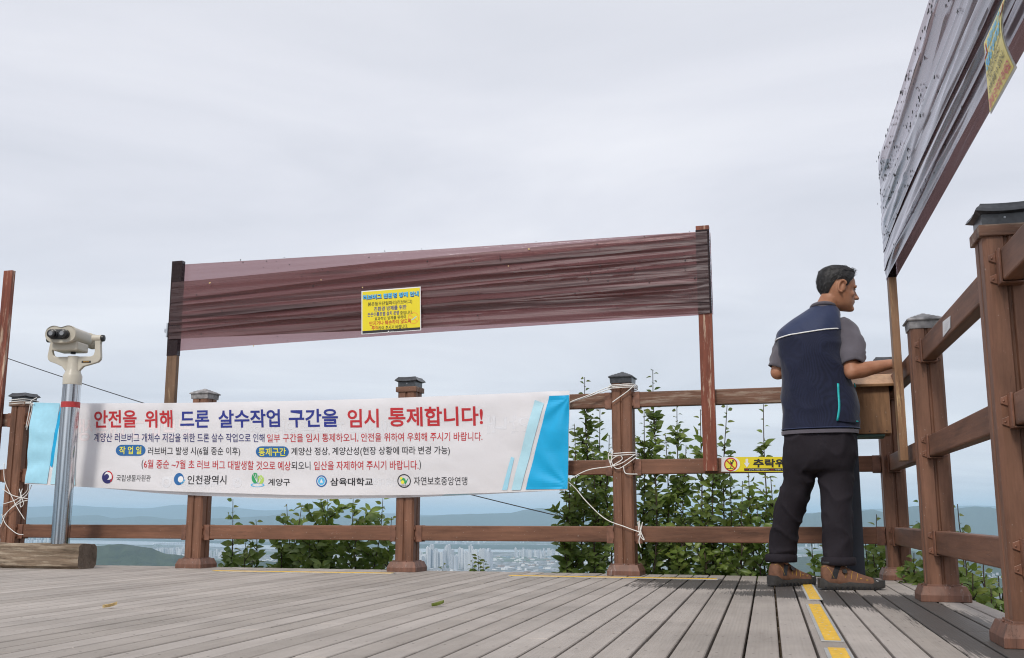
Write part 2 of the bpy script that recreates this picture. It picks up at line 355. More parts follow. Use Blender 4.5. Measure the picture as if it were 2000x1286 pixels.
# the mountain the deck stands on
g = MB()
def slope(i, j):
    r = [0, 6, 9.5, 14, 30, 80, 200, 450, 800, 1200][j]; z = [-.9, -.95, -1.3, -2.8, -10, -34, -90, -200, -310, PLAIN-2][j]
    a = 2*math.pi*i/48; nz = noise.noise(V((math.cos(a)*2, math.sin(a)*2, j*.7)))*r*.05
    return V((r*math.cos(a)-.5, 2.5+r*math.sin(a), z+nz*.5))
g.grid(lambda u, v: slope(round(u*48) % 48, round(v*9)), 48, 9)
tag(g.build('mountain_slope', M['scrub'], smooth=True), kind='structure')
def ridge(name, pts, Y, depth, mat=None, seed=0, n=120, amp=1.0):
    """hill range with a real body: crest through sighted points at distance Y, falling to the plain over `depth` metres both ways"""
    def crest(x):
        for (x0, y0), (x1, y1) in zip(pts, pts[1:]):
            if x <= x1: t = (x-x0)/(x1-x0); t = t*t*(3-2*t); return y0+(y1-y0)*t
        return pts[-1][1]
    mb = MB(); cr = [-1, -.75, -.5, -.3, -.15, 0, .2, .5, 1]
    def fn(u, v):
        x = pts[0][0]+(pts[-1][0]-pts[0][0])*u
        e = min(1, u*9, (1-u)*9); e = e*e*(3-2*e)
        p = at(x, crest(x), Y); h = (p.z-PLAIN)
        c = cr[round(v*8)]
        prof = max(0, 1-abs(c))**1.15
        wob = 1+.28*noise.noise(V((u*14*n/120, c*2.5, seed)))*(abs(c) > .01)+.5*noise.noise(V((u*40*n/120, c*5, seed+3)))*.15*(abs(c) > .01)
        cy = c*depth+depth*.25*noise.noise(V((u*6, seed, 1)))
        hh = h*prof*wob*e+(noise.noise(V((u*55*n/120, c, seed)))*h*.022*amp if c == 0 else 0)
        return V((p.x*(1+cy/Y), p.y+cy, PLAIN-3+hh))
    mb.grid(fn, n, 8); return tag(mb.build(name, mat or M['forest'], smooth=True), kind='structure')
ridge('far_hills', [(-300, 985), (60, 990), (140, 987), (210, 991), (280, 993), (350, 986), (430, 990), (520, 997), (640, 992), (760, 1003), (840, 1006), (950, 1007), (1100, 1005), (1250, 1006), (1400, 1002), (1560, 1002), (1720, 994), (1900, 988), (2200, 990)], 34000, 5000, seed=1, n=220)
ridge('hills', [(-250, 1012), (50, 1011), (130, 1008), (185, 1006), (225, 1012), (280, 1008), (340, 1014), (440, 1012), (520, 1008), (560, 1003), (640, 1010), (760, 1013), (830, 1009), (880, 1005), (935, 1003.5), (995, 1002), (1030, 995), (1057, 991.5), (1085, 998), (1110, 1005), (1200, 1008), (1330, 1003), (1450, 1009), (1520, 1015)], 22000, 3500, seed=5, n=220)
ridge('hills', [(1380, 1014), (1480, 1006), (1570, 1003), (1610, 1001), (1650, 1003), (1676, 999), (1701, 995), (1727, 1000), (1760, 990), (1800, 988), (1850, 995), (1877, 992), (1903, 989), (1930, 991), (1960, 995), (2060, 985), (2250, 1000)], 16000, 3000, seed=9, n=160)
ridge('forest_hill', [(-60, 1078), (120, 1072), (185, 1066), (235, 1062), (290, 1068), (330, 1079), (390, 1089), (450, 1098), (520, 1108), (600, 1122)], 5200, 1100, seed=12, n=140)
ridge('forest_hill', [(380, 1112), (470, 1098), (520, 1095), (590, 1101), (650, 1107), (720, 1115)], 6400, 600, seed=14, n=60)
ridge('forest_hill', [(1480, 1100), (1570, 1086), (1640, 1072), (1740, 1068), (1800, 1078), (1900, 1094), (2050, 1105), (2200, 1120)], 6500, 1100, seed=17, n=90)
def water_mat():
    m, nt, b, _ = newmat('river_water'); b.inputs[0].default_value = (.36, .37, .37, 1); b.inputs['Roughness'].default_value = .18
    n = N(nt, 'ShaderNodeTexNoise', i_Scale=.02, i_Detail=3.0); L(nt, coords(nt), n.inputs['Vector']); bump(nt, b, n.outputs[0], .3, 2); return m
M['water'] = water_mat()
def strip(name, top, bot, mat, z):
    mb = MB(); n = len(top)
    vs = [atz(x, y, z) for x, y in top]+[atz(x, y, z) for x, y in bot]
    mb.add(vs, [(i, i+1, n+i+1, n+i) for i in range(n-1)]); return tag(mb.build(name, mat), kind='structure')
strip('river', [(-200, 1053), (100, 1055), (250, 1057), (360, 1059.5), (480, 1064), (640, 1069), (760, 1071.5), (880, 1072.5), (1000, 1075), (1200, 1079), (1500, 1060), (1700, 1056), (2100, 1052)],
      [(-200, 1058), (100, 1061), (250, 1064), (360, 1066), (480, 1071), (640, 1076), (760, 1078.5), (880, 1079), (1000, 1078.5), (1200, 1082), (1500, 1064), (1700, 1059), (2100, 1055)], M['water'], PLAIN+1.5)
strip('river_bank', [(-200, 1048), (250, 1052), (480, 1058), (800, 1063), (1100, 1065), (1400, 1062)], [(-200, 1052.4), (250, 1056.3), (480, 1063.4), (800, 1070.8), (1100, 1074), (1400, 1070)], M['forest'], PLAIN+1.0)

# ------------------------------------------------------------------ far town
def tower_mat(name, wall, glass):
    m, nt, b, _ = newmat(name); b.inputs['Roughness'].default_value = .6
    t = N(nt, 'ShaderNodeTexCoord'); s = N(nt, 'ShaderNodeSeparateXYZ'); L(nt, t.outputs['Object'], s.inputs[0])
    a = math_(nt, 'LESS_THAN', math_(nt, 'FRACT', math_(nt, 'MULTIPLY', s.outputs[0], .155)), .52)
    c = math_(nt, 'LESS_THAN', math_(nt, 'FRACT', math_(nt, 'MULTIPLY', s.outputs[2], .333)), .6)
    oi = N(nt, 'ShaderNodeObjectInfo')
    wc = mixc(nt, oi.outputs['Random'], wall, tuple(x*.78 for x in wall))
    L(nt, mixc(nt, math_(nt, 'MULTIPLY', a, c), wc, glass), b.inputs[0]); return m
M['tower'] = tower_mat('apartment_wall', (.82, .82, .82), (.16, .19, .24))
M['tower2'] = tower_mat('apartment_wall_grey', (.60, .62, .66), (.10, .14, .20))
def tower_proto(kind):
    mb = MB()
    if kind == 0:      # slab with stair cores and plant rooms
        mb.box(-16, 16, -6, 6, 0, 100); mb.box(-10, -5, 6, 9, 0, 103); mb.box(6, 11, 6, 9, 0, 103); mb.box(-12, -4, -4, 4, 100, 104); mb.box(4, 12, -4, 4, 100, 104)
    elif kind == 1:    # bent tower: two wings and a core
        mb.box(-12, 0, -11, 1, 0, 100); mb.box(0.05, 13, -1, 11, 0, 97); mb.box(-4, 4, 1.05, 6, 0, 105)
    else:              # slim point tower with a crown
        mb.box(-9, 9, -9, 9, 0, 96); mb.box(-6, 6, -9.6, 9.6, 0, 99); mb.box(-7, 7, -7, 7, 96.05, 102)
    return mb.mesh('apartment_tower')
TM = [tower_proto(k) for k in range(3)]
for k, me in enumerate(TM): me.materials.append(M['tower'] if k != 2 else M['tower2'])
rr = random.Random(21)
def towers(n, x0, x1, ybase0, ybase1, hpx0, hpx1, label, group, kinds=(0, 1, 2), rows=1):
    for i in range(n):
        x = x0+(x1-x0)*(i+.5)/n+rr.uniform(-.5, .5)*(x1-x0)/n*1.5; yb = rr.uniform(ybase0, ybase1)
        p = atz(x, yb, PLAIN); h = rr.uniform(hpx0, hpx1)*pxm(p)
        o = bpy.data.objects.new('apartment_tower', TM[rr.choice(kinds)]); COL.objects.link(o)
        o.location = p; o.rotation_euler.z = rr.choice([.2, .25, -.5, .9, 0.15])+rr.uniform(-.05, .05)
        ws = min(1.25, max(.75, h/85)); o.scale = (ws, ws, h/100)
        tag(o, label, 'apartment tower', group)
towers(36, 820, 962, 1100, 1117, 27, 38, 'tall pale apartment tower in the dense near cluster right of the middle fence post', 'towers of the near cluster')
towers(28, 1004, 1098, 1086, 1091, 11, 17, 'white apartment tower in the cluster left of the leafy shrubs', 'towers of the white cluster by the river')
towers(26, 290, 362, 1081, 1086, 9, 14, 'pale apartment tower behind the forested hill, left of the second fence post', 'towers behind the forested hill')
towers(14, 405, 470, 1086, 1092, 9, 15, 'pale apartment tower seen just right of the second fence post', 'towers right of the second post')
towers(9, 46, 98, 1061, 1065, 10, 17, 'hazy grey apartment tower beside the steel pole at far left', 'towers at far left')
towers(20, 848, 950, 1059, 1063, 7, 11, 'distant apartment tower across the river under the low rail', 'towers across the river')
towers(8, 1014, 1050, 1058, 1061, 6, 9, 'distant hazy tower across the river near the shrubs', 'towers across the river near the shrubs')
towers(7, 882, 903, 1043, 1045, 26, 32, 'very tall hazy tower rising just above the low rail', 'tall towers on the horizon', (2,))
towers(14, 1872, 1952, 1046, 1053, 8, 13, 'white tower in the hazy town seen between the right hand posts', 'towers seen between the right posts')
towers(12, 1918, 1962, 1136, 1143, 14, 20, 'white apartment tower low down beside the nearest right post', 'towers beside the nearest post')
towers(22, 540, 780, 1094, 1110, 12, 20, 'apartment tower glimpsed through the low shrub under the banner', 'towers behind the low shrub')
towers(10, 1570, 1612, 1066, 1074, 5, 9, 'small pale tower seen between the legs of the man', 'towers seen between the legs')
# low-rise fabric of the town: one mass nobody could count
mb = MB()
for i in range(3800):
    y = rr.choice([rr.uniform(1080, 1118), rr.uniform(1084, 1112), rr.uniform(1044, 1064)]); x = rr.uniform(-60, 2060)
    p = atz(x, y, PLAIN)
    if noise.noise(V((p.x*.0009, p.y*.0007, 3))) < -.08: continue
    if 1053 < y < 1085 and x < 1200: continue
    w_, d_, h_ = rr.uniform(5, 22), rr.uniform(5, 18), rr.choice([4, 5, 7, 9, 14])
    a = rr.uniform(0, 3); c, s = math.cos(a), math.sin(a)
    mb.obox((p.x, p.y, PLAIN+h_/2), (c*w_, s*w_, 0), (-s*d_, c*d_, 0), (0, 0, h_/2), rr.choice([0, 0, 0, 1, 1, 2, 3]))
tag(mb.build('low_rise_town', [plain('roof_white', (.72, .72, .72), .7), plain('roof_grey', (.35, .36, .38), .7), plain('roof_blue', (.26, .33, .40), .7), plain('roof_brick', (.36, .28, .24), .7)], fix=False),
    'low roofs and sheds spread over the hazy plain below the deck', 'town', kind='stuff')
a_, b_ = atz(300, 1066.5, PLAIN), atz(366, 1062.5, PLAIN)
bd = (b_-a_).normalized(); bn = V((-bd.y, bd.x, 0)); Ln = (b_-a_).length
br = thing('bridge', a_, 'long low pale bridge on piers across the river, left of the second fence post', 'bridge')
mb = MB(); mb.obox(a_+bd*Ln/2+V((0, 0, 26)), bd*Ln/2, bn*13, (0, 0, 3)); mb.build('bridge_deck', M['white'], br)
for i in range(14):
    mb = MB(); mb.obox(a_+bd*Ln*(i+.5)/14+V((0, 0, 11.4)), bd*7, bn*9, (0, 0, 11.4)); mb.build('pier', M['white'], br)

# ------------------------------------------------------------------ layout of the lookout deck
ub = V((.9565, -.2918, 0)).normalized(); nb = V((-ub.y, ub.x, 0))       # along the rear railing / outward
phi = math.atan(500/2055); ur = V((math.sin(phi), math.cos(phi), 0)); nr = V((ur.y, -ur.x, 0))  # along the right railing / outward
Q5 = V((2.275, 6.235, 0))                                                # corner post
Z = V((0, 0, 1))
def onb(x, y, off=0): return onpl(x, y, Q5+nb*off, nb)
def onr(x, y, off=0): return onpl(x, y, Q5+nr*off, nr)
AB = math.atan2(ub.y, ub.x); AR = math.atan2(nr.y, nr.x)
def flatz(p, z=0): return V((p.x, p.y, z))
P = {1: flatz(onb(24, 1060)), 2: flatz(onb(386, 1050)), 3: flatz(onb(796, 1050)), 4: flatz(onb(1222, 1050)), 5: Q5.copy()}
P[0] = P[1]-(P[2]-P[1]); P[6] = Q5-ur*1.56; P[7] = Q5-ur*3.22; P[8] = Q5-ur*4.66

# deck: real boards with gaps, running parallel to the right railing; local X across the boards, Y along them
PITCH_B, GAP = .0974, .0085
def deck_mat():
    m, nt, b, _ = newmat('grey_composite_boards')
    co = coords(nt); s = N(nt, 'ShaderNodeSeparateXYZ'); L(nt, co, s.inputs[0])
    k = math_(nt, 'FLOOR', math_(nt, 'DIVIDE', math_(nt, 'SUBTRACT', s.outputs[0], .018), PITCH_B))
    wn = N(nt, 'ShaderNodeTexWhiteNoise', noise_dimensions='1D'); L(nt, k, wn.inputs['W'])
    n = N(nt, 'ShaderNodeTexNoise', i_Scale=1.0, i_Detail=6.0, i_Roughness=.65); L(nt, coords(nt, (26, 1.3, 5)), n.inputs['Vector'])
    n2 = N(nt, 'ShaderNodeTexNoise', i_Scale=1.7, i_Detail=5.0, i_Roughness=.6); L(nt, co, n2.inputs['Vector'])
    n3 = N(nt, 'ShaderNodeTexNoise', i_Scale=1.0, i_Detail=5.0, i_Roughness=.7); L(nt, coords(nt, (150, 5, 5)), n3.inputs['Vector'])
    col = ramp(nt, wn.outputs[0], [(0, (.345, .308, .276)), (.5, (.390, .350, .318)), (1, (.436, .394, .360))])
    col = mixc(nt, 1.0, col, ramp(nt, n.outputs[0], [(.25, (.89, .885, .88)), (.55, (1, 1, 1)), (.8, (1.05, 1.05, 1.05))]), 'MULTIPLY')
    ns = N(nt, 'ShaderNodeTexNoise', i_Scale=1.0, i_Detail=7.0, i_Roughness=.75); L(nt, coords(nt, (9, 2.5, 5)), ns.inputs['Vector'])
    col = mixc(nt, 1.0, col, ramp(nt, ns.outputs[0], [(.28, (.84, .835, .83)), (.42, (1, 1, 1)), (.70, (1.07, 1.07, 1.07))]), 'MULTIPLY')
    col = mixc(nt, 1.0, col, ramp(nt, n2.outputs[0], [(.3, (.80, .80, .80)), (.6, (1.05, 1.05, 1.05))]), 'MULTIPLY')
    # damp patches: real stains on the boards, near the corner and by the right railing
    def blob(cx, cy, rx, ry):
        d = N(nt, 'ShaderNodeVectorMath', operation='SUBTRACT'); L(nt, co, d.inputs[0]); d.inputs[1].default_value = (cx, cy, 0)
        e = N(nt, 'ShaderNodeVectorMath', operation='MULTIPLY'); L(nt, d.outputs[0], e.inputs[0]); e.inputs[1].default_value = (1/rx, 1/ry, 0)
        l = N(nt, 'ShaderNodeVectorMath', operation='LENGTH'); L(nt, e.outputs[0], l.inputs[0]); return math_(nt, 'SUBTRACT', 1, l.outputs['Value'])
    wet = None
    for (px, py, rx, ry) in DAMP:
        p = atz(px, py); q = blob(p.dot(nr), p.dot(ur), rx, ry)
        wet = q if wet is None else math_(nt, 'MAXIMUM', wet, q)
    wet = math_(nt, 'ADD', wet, math_(nt, 'MULTIPLY', math_(nt, 'SUBTRACT', n3.outputs[0], .5), 1.5))
    wet = math_(nt, 'ADD', wet, math_(nt, 'MULTIPLY', math_(nt, 'SUBTRACT', wn.outputs[0], .5), .5))
    wf = ramp(nt, wet, [(.02, (0, 0, 0)), (.24, (1, 1, 1))])
    col = mixc(nt, math_(nt, 'MULTIPLY', wf, .90), col, (.050, .046, .044))
    # pairs of screw heads over every joist
    fx = math_(nt, 'FRACT', math_(nt, 'DIVIDE', math_(nt, 'SUBTRACT', s.outputs[0], .018), PITCH_B)); fy = math_(nt, 'FRACT', math_(nt, 'DIVIDE', s.outputs[1], .40))
    ax_ = math_(nt, 'MULTIPLY', math_(nt, 'SUBTRACT', math_(nt, 'ABSOLUTE', math_(nt, 'SUBTRACT', fx, .5)), .25), PITCH_B); ay_ = math_(nt, 'MULTIPLY', math_(nt, 'SUBTRACT', fy, .5), .40)
    rr_ = math_(nt, 'SQRT', math_(nt, 'ADD', math_(nt, 'MULTIPLY', ax_, ax_), math_(nt, 'MULTIPLY', ay_, ay_)))
    col = mixc(nt, math_(nt, 'MULTIPLY', math_(nt, 'LESS_THAN', rr_, .0042), .75), col, (.07, .06, .055))
    # specks
    vo = N(nt, 'ShaderNodeTexNoise', i_Scale=60.0, i_Detail=2.0); L(nt, co, vo.inputs['Vector'])
    col = mixc(nt, ramp(nt, vo.outputs[0], [(.72, (0, 0, 0)), (.75, (.7, .7, .7))]), col, (.16, .14, .13))
    L(nt, col, b.inputs[0])
    L(nt, ramp(nt, wf, [(0, (.75, .75, .75)), (1, (.52, .52, .52))]), b.inputs['Roughness']); b.inputs['Specular IOR Level'].default_value = .22
    wv = N(nt, 'ShaderNodeTexWave', wave_type='BANDS', bands_direction='X', i_Scale=26.0, i_Distortion=.4); L(nt, co, wv.inputs['Vector'])
    h = math_(nt, 'ADD', math_(nt, 'MULTIPLY', wv.outputs['Fac'], .5), n3.outputs[0]); bump(nt, b, h, .35, .003); return m
DAMP = [(1450, 1146, .55, .34), (1530, 1160, .40, .30), (1390, 1137, .4, .3), (1640, 1168, .22, .36), (1700, 1172, .26, .42), (1765, 1180, .18, .6), (1850, 1215, .17, .75), (1925, 1248, .14, .8), (1340, 1133, .3, .3)]
M['deck'] = deck_mat()
mb = MB(); rd = random.Random(3)
edge_b = Q5+nb*.135; vmax = (Q5+nr*.135).dot(nr)
k0 = math.floor((-9.0-.018)/PITCH_B)
k = k0
while True:
    v0 = .018+k*PITCH_B+GAP/2; v1 = v0+PITCH_B-GAP; k += 1
    if v0 > vmax: break
    v1 = min(v1, vmax)
    def uend(v): return (edge_b-nr*v).dot(nb)/ur.dot(nb)
    ue0, ue1 = uend(v0), uend(v1)
    cuts = [-3.0]; u = -3+rd.uniform(.3, 2.4)
    while u < min(ue0, ue1)-.4: cuts.append(u); u += 2.4
    cuts.append(None)
    for a, b in zip(cuts, cuts[1:]):
        dz = rd.uniform(-.0012, .0012)
        e0, e1 = (ue0, ue1) if b is None else (b-.003, b-.003)
        c = .0025
        prof = lambda u0, u1, z, i: [V((v0+i, u0, z)), V((v1-i, u1, z))]
        lo = prof(a, a, -.028, 0)+prof(e0, e1, -.028, 0)[::-1]; mi = prof(a, a, dz-c, 0)+prof(e0, e1, dz-c, 0)[::-1]
        hi = prof(a+c, a+c, dz, c)+prof(e0-c, e1-c, dz, c)[::-1]
        mb.loft([lo, mi, hi])
deck = mb.build('deck', M['deck'], fix=True); deck.rotation_euler.z = AR; tag(deck, kind='structure')
# joists and fascia under the boards
mb = MB()
for i in range(22):
    c = Q5-nb*(.10+i*.42)-ub*3.3; mb.obox(c+Z*-.118, ub*3.55, nb*.03, Z*.085)
mb.obox(Q5+nb*.112-ub*3.3+Z*-.14, ub*3.5, nb*.018, Z*.108); mb.obox(Q5+nr*.112-ur*3.5+Z*-.14, ur*3.5, nr*.018, Z*.108)
tag(mb.build('deck_frame', M['beam']), kind='structure')

# ------------------------------------------------------------------ railings
def post_mesh():
    h = .066; c = .012; g = .004; gd = .010; side = []
    for a in range(4):
        r = Matrix.Rotation(a*math.pi/2, 3, 'Z')
        side += [r @ V((x, -h+y, 0)) for x, y in ((-h+c, 0), (-g-.004, 0), (-g, gd), (g, gd), (g+.004, 0), (h-c, 0))]
    mb = MB(); mb.loft([[p for p in side], [p+Z*1.216 for p in side]]); return mb
def sq(h, z, n=1): return [V((-h, -h, z)), V((h, -h, z)), V((h, h, z)), V((-h, h, z))]
def base_mesh():
    mb = MB(); mb.loft([sq(.104, 0), sq(.104, .028), sq(.088, .066)]); mb.loft([sq(.0715, .062), sq(.0705, .072)])
    for a in range(4):
        r = Matrix.Rotation(a*math.pi/2, 3, 'Z'); p = r @ V((.03, -.088, .07))
        mb.ell(p, .006, .006, .005, n=6, k=4)
    return mb
def cap_flat():       # dark box lantern with flared, ribbed eaves and a flat top
    mb = MB(); mb.loft([sq(.064, 1.283), sq(.064, 1.325)])
    rings = []
    for hw, z in ((.066, 1.318), (.084, 1.322), (.078, 1.332), (.068, 1.345), (.064, 1.352)):
        r = []
        for a in range(4):
            rot = Matrix.Rotation(a*math.pi/2, 3, 'Z')
            for t in (-1, -.6, -.2, .2, .6): r.append(rot @ V((hw*t, -hw*(1-.02*(1-t*t)), z+.006*abs(t)**2*(1 if hw > .07 else .3))))
        rings.append(r)
    mb.loft(rings); return mb
def cap_pyr():        # weathered cap with stepped shingle pyramid
    mb = MB(); mb.loft([sq(.070, 1.252), sq(.073, 1.292)]); mb.loft([sq(.080, 1.288), sq(.082, 1.294), sq(.072, 1.302)])
    for i in range(4): mb.loft([sq(.072-.017*i, 1.300+.0075*i), sq(.058-.017*i, 1.3095+.0075*i)])
    return mb
def low(mb, dz):
    mb.v = [p-Z*dz for p in mb.v]; return mb
def make_post(fence, p, ang, flat):
    o = post_mesh().build('post', M['post'], None, bevel=.002); o.parent = fence; o.location = p-V(fence.location); o.rotation_euler.z = ang
    base_mesh().build('base', M['base'], o, bevel=.003)
    if flat:
        mb = MB(); mb.loft([sq(.076, 1.206), sq(.076, 1.242)]); mb.build('collar', M['rail_top'], o, bevel=.003)
        low(cap_flat(), .042).build('cap', M['cap'], o, bevel=.001)
    else: low(cap_pyr(), .040).build('cap', M['cap_grey'] if flat is False else M['cap'], o, bevel=.001)
    if flat:
        mb = MB(); mb.ell((.002, -.0645, 1.264), .004, .003, .004, n=8, k=5); mb.build('screw', M['galv'], o)
    return o
def bracket_into(mb, x, s, z0, z1):       # U-shoe round a rail end with screw lugs lying on the post face at x
    for y in (-1, 1):
        mb.obox((x+s*.024, y*.0315, (z0+z1)/2-.002), (.024, 0, 0), (0, .003, 0), (0, 0, (z1-z0)/2+.004))
        for zc in (z0+.012, z1-.02):
            mb.prism([(0, -.014), (.020, -.006), (.020, .010), (0, .018)], lambda a, b, d: V((x+s*d, y*(.0345+a), zc+b)), .001, .005)
            mb.ell((x+s*.006, y*.046, zc+.001), .003, .004, .004, n=6, k=4)
    mb.obox((x+s*.024, 0, z0-.005), (.024, 0, 0), (0, .0345, 0), (0, 0, .0025))
def make_rail(fence, a, b, z0, z1, mat, half_a=.067, half_b=.067):
    d = (b-a); ln = d.length; ang = math.atan2(d.y, d.x); mb = MB()
    mb.box(half_a+.004, ln-half_b-.004, -.0275, .0275, z0, z1)
    o = mb.build('rail', mat, None, bevel=.006); o.parent = fence; o.location = a-V(fence.location); o.rotation_euler.z = ang
    for x, s in ((half_a, 1), (ln-half_b, -1)):
        mb = MB(); bracket_into(mb, x, s, z0, z1); mb.build('bracket', M['bracket'], o, bevel=.001)
    return o
ZR = ((1.058, 1.155), (.628, .722), (.203, .302))
fb = thing('wooden_railing', Q5, 'brown wooden post and rail fence along the far edge of the deck behind the banner', 'railing')
for i, f in ((0, True), (1, True), (2, False), (3, True), (4, None), (5, True)): make_post(fb, P[i], AB if i != 5 else AR, f)
for i in range(5):
    for kz, (z0, z1) in enumerate(ZR): make_rail(fb, P[i], P[i+1], z0, z1, M['rail_top'] if kz == 0 else M['rail'])
frr = thing('wooden_railing', P[7], 'brown wooden post and rail fence running towards the viewer along the right edge', 'railing')
for i, f in ((6, False), (7, True), (8, False)): make_post(frr, P[i], AR, f)
for i in (5, 6, 7):
    for kz, (z0, z1) in enumerate(ZR): make_rail(frr, P[i+1], P[i], z0, z1, M['rail'])

# ------------------------------------------------------------------ film screens
def wr(s, z, seed):   # wrinkles pulled along the film
    k = noise.noise(V((s*.45, z*11+s*.25, seed)))*.024
    k += (1-abs(noise.noise(V((s*.55, z*19-s*.2, seed+5)))))**4*.013+(1-abs(noise.noise(V((s*.6, z*32+s*.2, seed+6)))))**6*.004-.008
    return k
def wr_soft(s, z, seed):
    k = noise.noise(V((s*.35, z*9+s*.2, seed)))*.026+(1-abs(noise.noise(V((s*.4, z*15-s*.2, seed+5)))))**4*.015-.006+noise.noise(V((s*.5, z*34, seed+9)))*.0025
    return k*min(1, max(0, z)/.05+.15, max(0, .655-z)/.05+.15)
class Screen:
    def __init__(s, A, u, n, length): s.A, s.u, s.n, s.len = A, u, n, length
    def pt(s, a, z, d): return s.A+s.u*a+s.n*d+Z*z
def wr_rear(s, z, seed):
    return wr_soft(s, z, seed)*.85+noise.noise(V((s*.7, z*30-s*.3, seed+3)))*.0035+(1-abs(noise.noise(V((s*.8, z*24+s*.3, seed+8)))))**6*.004*min(1, max(0, s-2.2)/1.2)
def make_screen(nm, S, zt, zb, slats, bands, label, seed, mats, back=True, wraps=(), wr=wr):
    t = thing(nm, S.A, label, 'film screen')
    for (a, z0, z1, m) in slats:
        mb = MB(); q = S.A+S.u*a; hw, hd = .0425, .019
        mb.box(-hw, hw, -hd, hd, z0, z1); o = mb.build('upright', m, None, bevel=.003)
        o.parent = t; o.location = q-S.A; o.rotation_euler.z = math.atan2(S.u.y, S.u.x)
    a0, a1 = slats[0][0]-.045, slats[-1][0]+.045
    mb = MB()
    if back:
        mb.grid(lambda u_, v_: S.pt(a0+.004+(a1-a0-.008)*u_, (lambda zl, zh: zl+(zh-zl)*v_)(zb(u_), zt(u_)), -.0225+.25*wr((a1-a0)*u_, v_*.58, seed+50)*min(1, u_*12, (1-u_)*12)), 60, 46)
    for k_, (lo, hi, d) in enumerate(bands):
        def fn(u_, v_):
            uu = u_*1.02-.01
            e = min(1, max(0, uu)*14, max(0, 1-uu)*14); e = e*e*(3-2*e)
            zl, zh = lo(u_), hi(u_); z = zl+(zh-zl)*v_
            dd = d+(wr((a1-a0)*u_, z-zb(u_), seed+k_*7))*(.12+.88*e)+.004*(1-e)*noise.noise(V((uu*30, z*45, seed)))
            if uu < 0 or uu > 1: return S.pt(a0-.002 if uu < 0 else a1+.002, z, -.02)
            return S.pt(a0+(a1-a0)*uu, z, max(dd, .0205 if e < .3 else .004))
        mb.grid(fn, 150, max(8, int(96*(abs(hi(.5)-lo(.5)))/.55)), 1)
    for (a, z0, z1, m), (w0, w1) in zip(slats, wraps):     # film wound round the uprights
        for k_ in range(2):
            h1, h2 = .0432+.0008*k_, .0197+.0008*k_; rg = []
            for j in range(13):
                z = w0+(w1-w0)*j/12; rg.append([S.pt(a+sx*h1+.0012*noise.noise(V((j*1.7, sx*3, k_))), z, sy*h2+.0012*noise.noise(V((j*2.1, sy*3, k_+4)))) for sx, sy in ((-1, -1), (0, -1), (1, -1), (1, 1), (0, 1), (-1, 1), (-1, -1))])
            mb.loft(rg, False, 2, False)
    f = mb.build('stretch_film', mats, t, smooth='film', fix=False)
    return t
lin = lambda a, b, sag=0: (lambda u: a+(b-a)*u-sag*4*u*(1-u))
# rear screen
A0 = flatz(onb(338, 700, -.066)); A1 = flatz(onb(1378, 620, -.066)); A1 = A0+ub*((A1-A0).dot(ub))
SB = Screen(A0, ub, -nb, (A1-A0).dot(ub))
zz_ = lambda x, y: onb(x, y, -.066).z
zt = lin(zz_(345, 516), zz_(1370, 451), .005); zb = lin(zz_(333, 686), zz_(1378, 614), -.008)
rb = random.Random(5)
bands = [(lambda u: zb(u)+.085*(1-u)**1.6, lambda u: zt(u)-.150*(1-u)**1.15-.012*u, .026)]
for c0, c1, w0, w1 in ((.26, .30, .03, .09), (.42, .50, .02, .10), (.55, .66, .05, .05), (.66, .86, .02, .06), (.36, .18, .02, .06)):
    bands.append(((lambda c0, c1, w0, w1: (lambda u: zb(u)+.56*(c0+(c1-c0)*u)-.5*(w0+(w1-w0)*u)))(c0, c1, w0, w1),
                  (lambda c0, c1, w0, w1: (lambda u: zb(u)+.56*(c0+(c1-c0)*u)+.5*(w0+(w1-w0)*u)))(c0, c1, w0, w1), .030))
ztopL, ztopR = zz_(343, 512), zz_(1374, 442)
tb = make_screen('film_screen', SB, zt, zb, [(0, .63, ztopL, M['slat_brown']), (SB.len, .64, ztopR, M['slat_red'])], bands,
    'long maroon plastic film stretched between two wooden uprights above the banner', 11, [M['film'], M['film_front'], M['film_wrap']], wraps=((zz_(333, 696), ztopL+.001), (zz_(1378, 614), ztopR-.028)), wr=wr_rear)
mb = MB()     # galvanised hinge strap on the left upright
q = onb(327.5, 645, -.066); mb.obox(q, ub*.006, nb*.012, Z*.055); mb.obox(q-ub*.012+Z*-.003, ub*.012, nb*.010, Z*.014); mb.build('strap', M['galv'], tb, bevel=.002)
# right screen, running back towards the viewer
B0 = flatz(onr(1745, 600, -.066)); SR = Screen(B0, -ur, -nr, 4.0)
zr_t = lin(2.225, 2.205); zr_b = lin(1.575, 1.54)
bands = [(lin(1.575, 1.54), lin(2.225, 2.205), .024)]
bands += [(lin(1.72, 1.70), lin(1.86, 1.78), .028), (lin(1.62, 1.62), lin(1.70, 1.66), .028), (lin(1.86, 2.0), lin(1.90, 2.06), .028)]
M['film_right'] = film_mat('maroon_film_right', (.32, .22, .22), 2.5, .34, (.44, .41, .45), .22, (.08, .038, .034), .22, 10.0, (.34, .38, .41, .62, .66))
M['film_right_back'] = film_mat('maroon_film_right_back', (.22, .13, .12), 1.5, .3, (.10, .05, .045))
tr_ = make_screen('film_screen', SR, zr_t, zr_b, [(0, .637, 2.20, M['slat_raw']), (4.0, .637, 2.22, M['slat_raw'])], bands,
    'glossy grey film stretched high over the right railing, dotted with dead flies', 31, [M['film_right_back'], M['film_right'], M['film_wrap']], wraps=((1.57, 2.201), (1.54, 2.19)), wr=wr_soft)
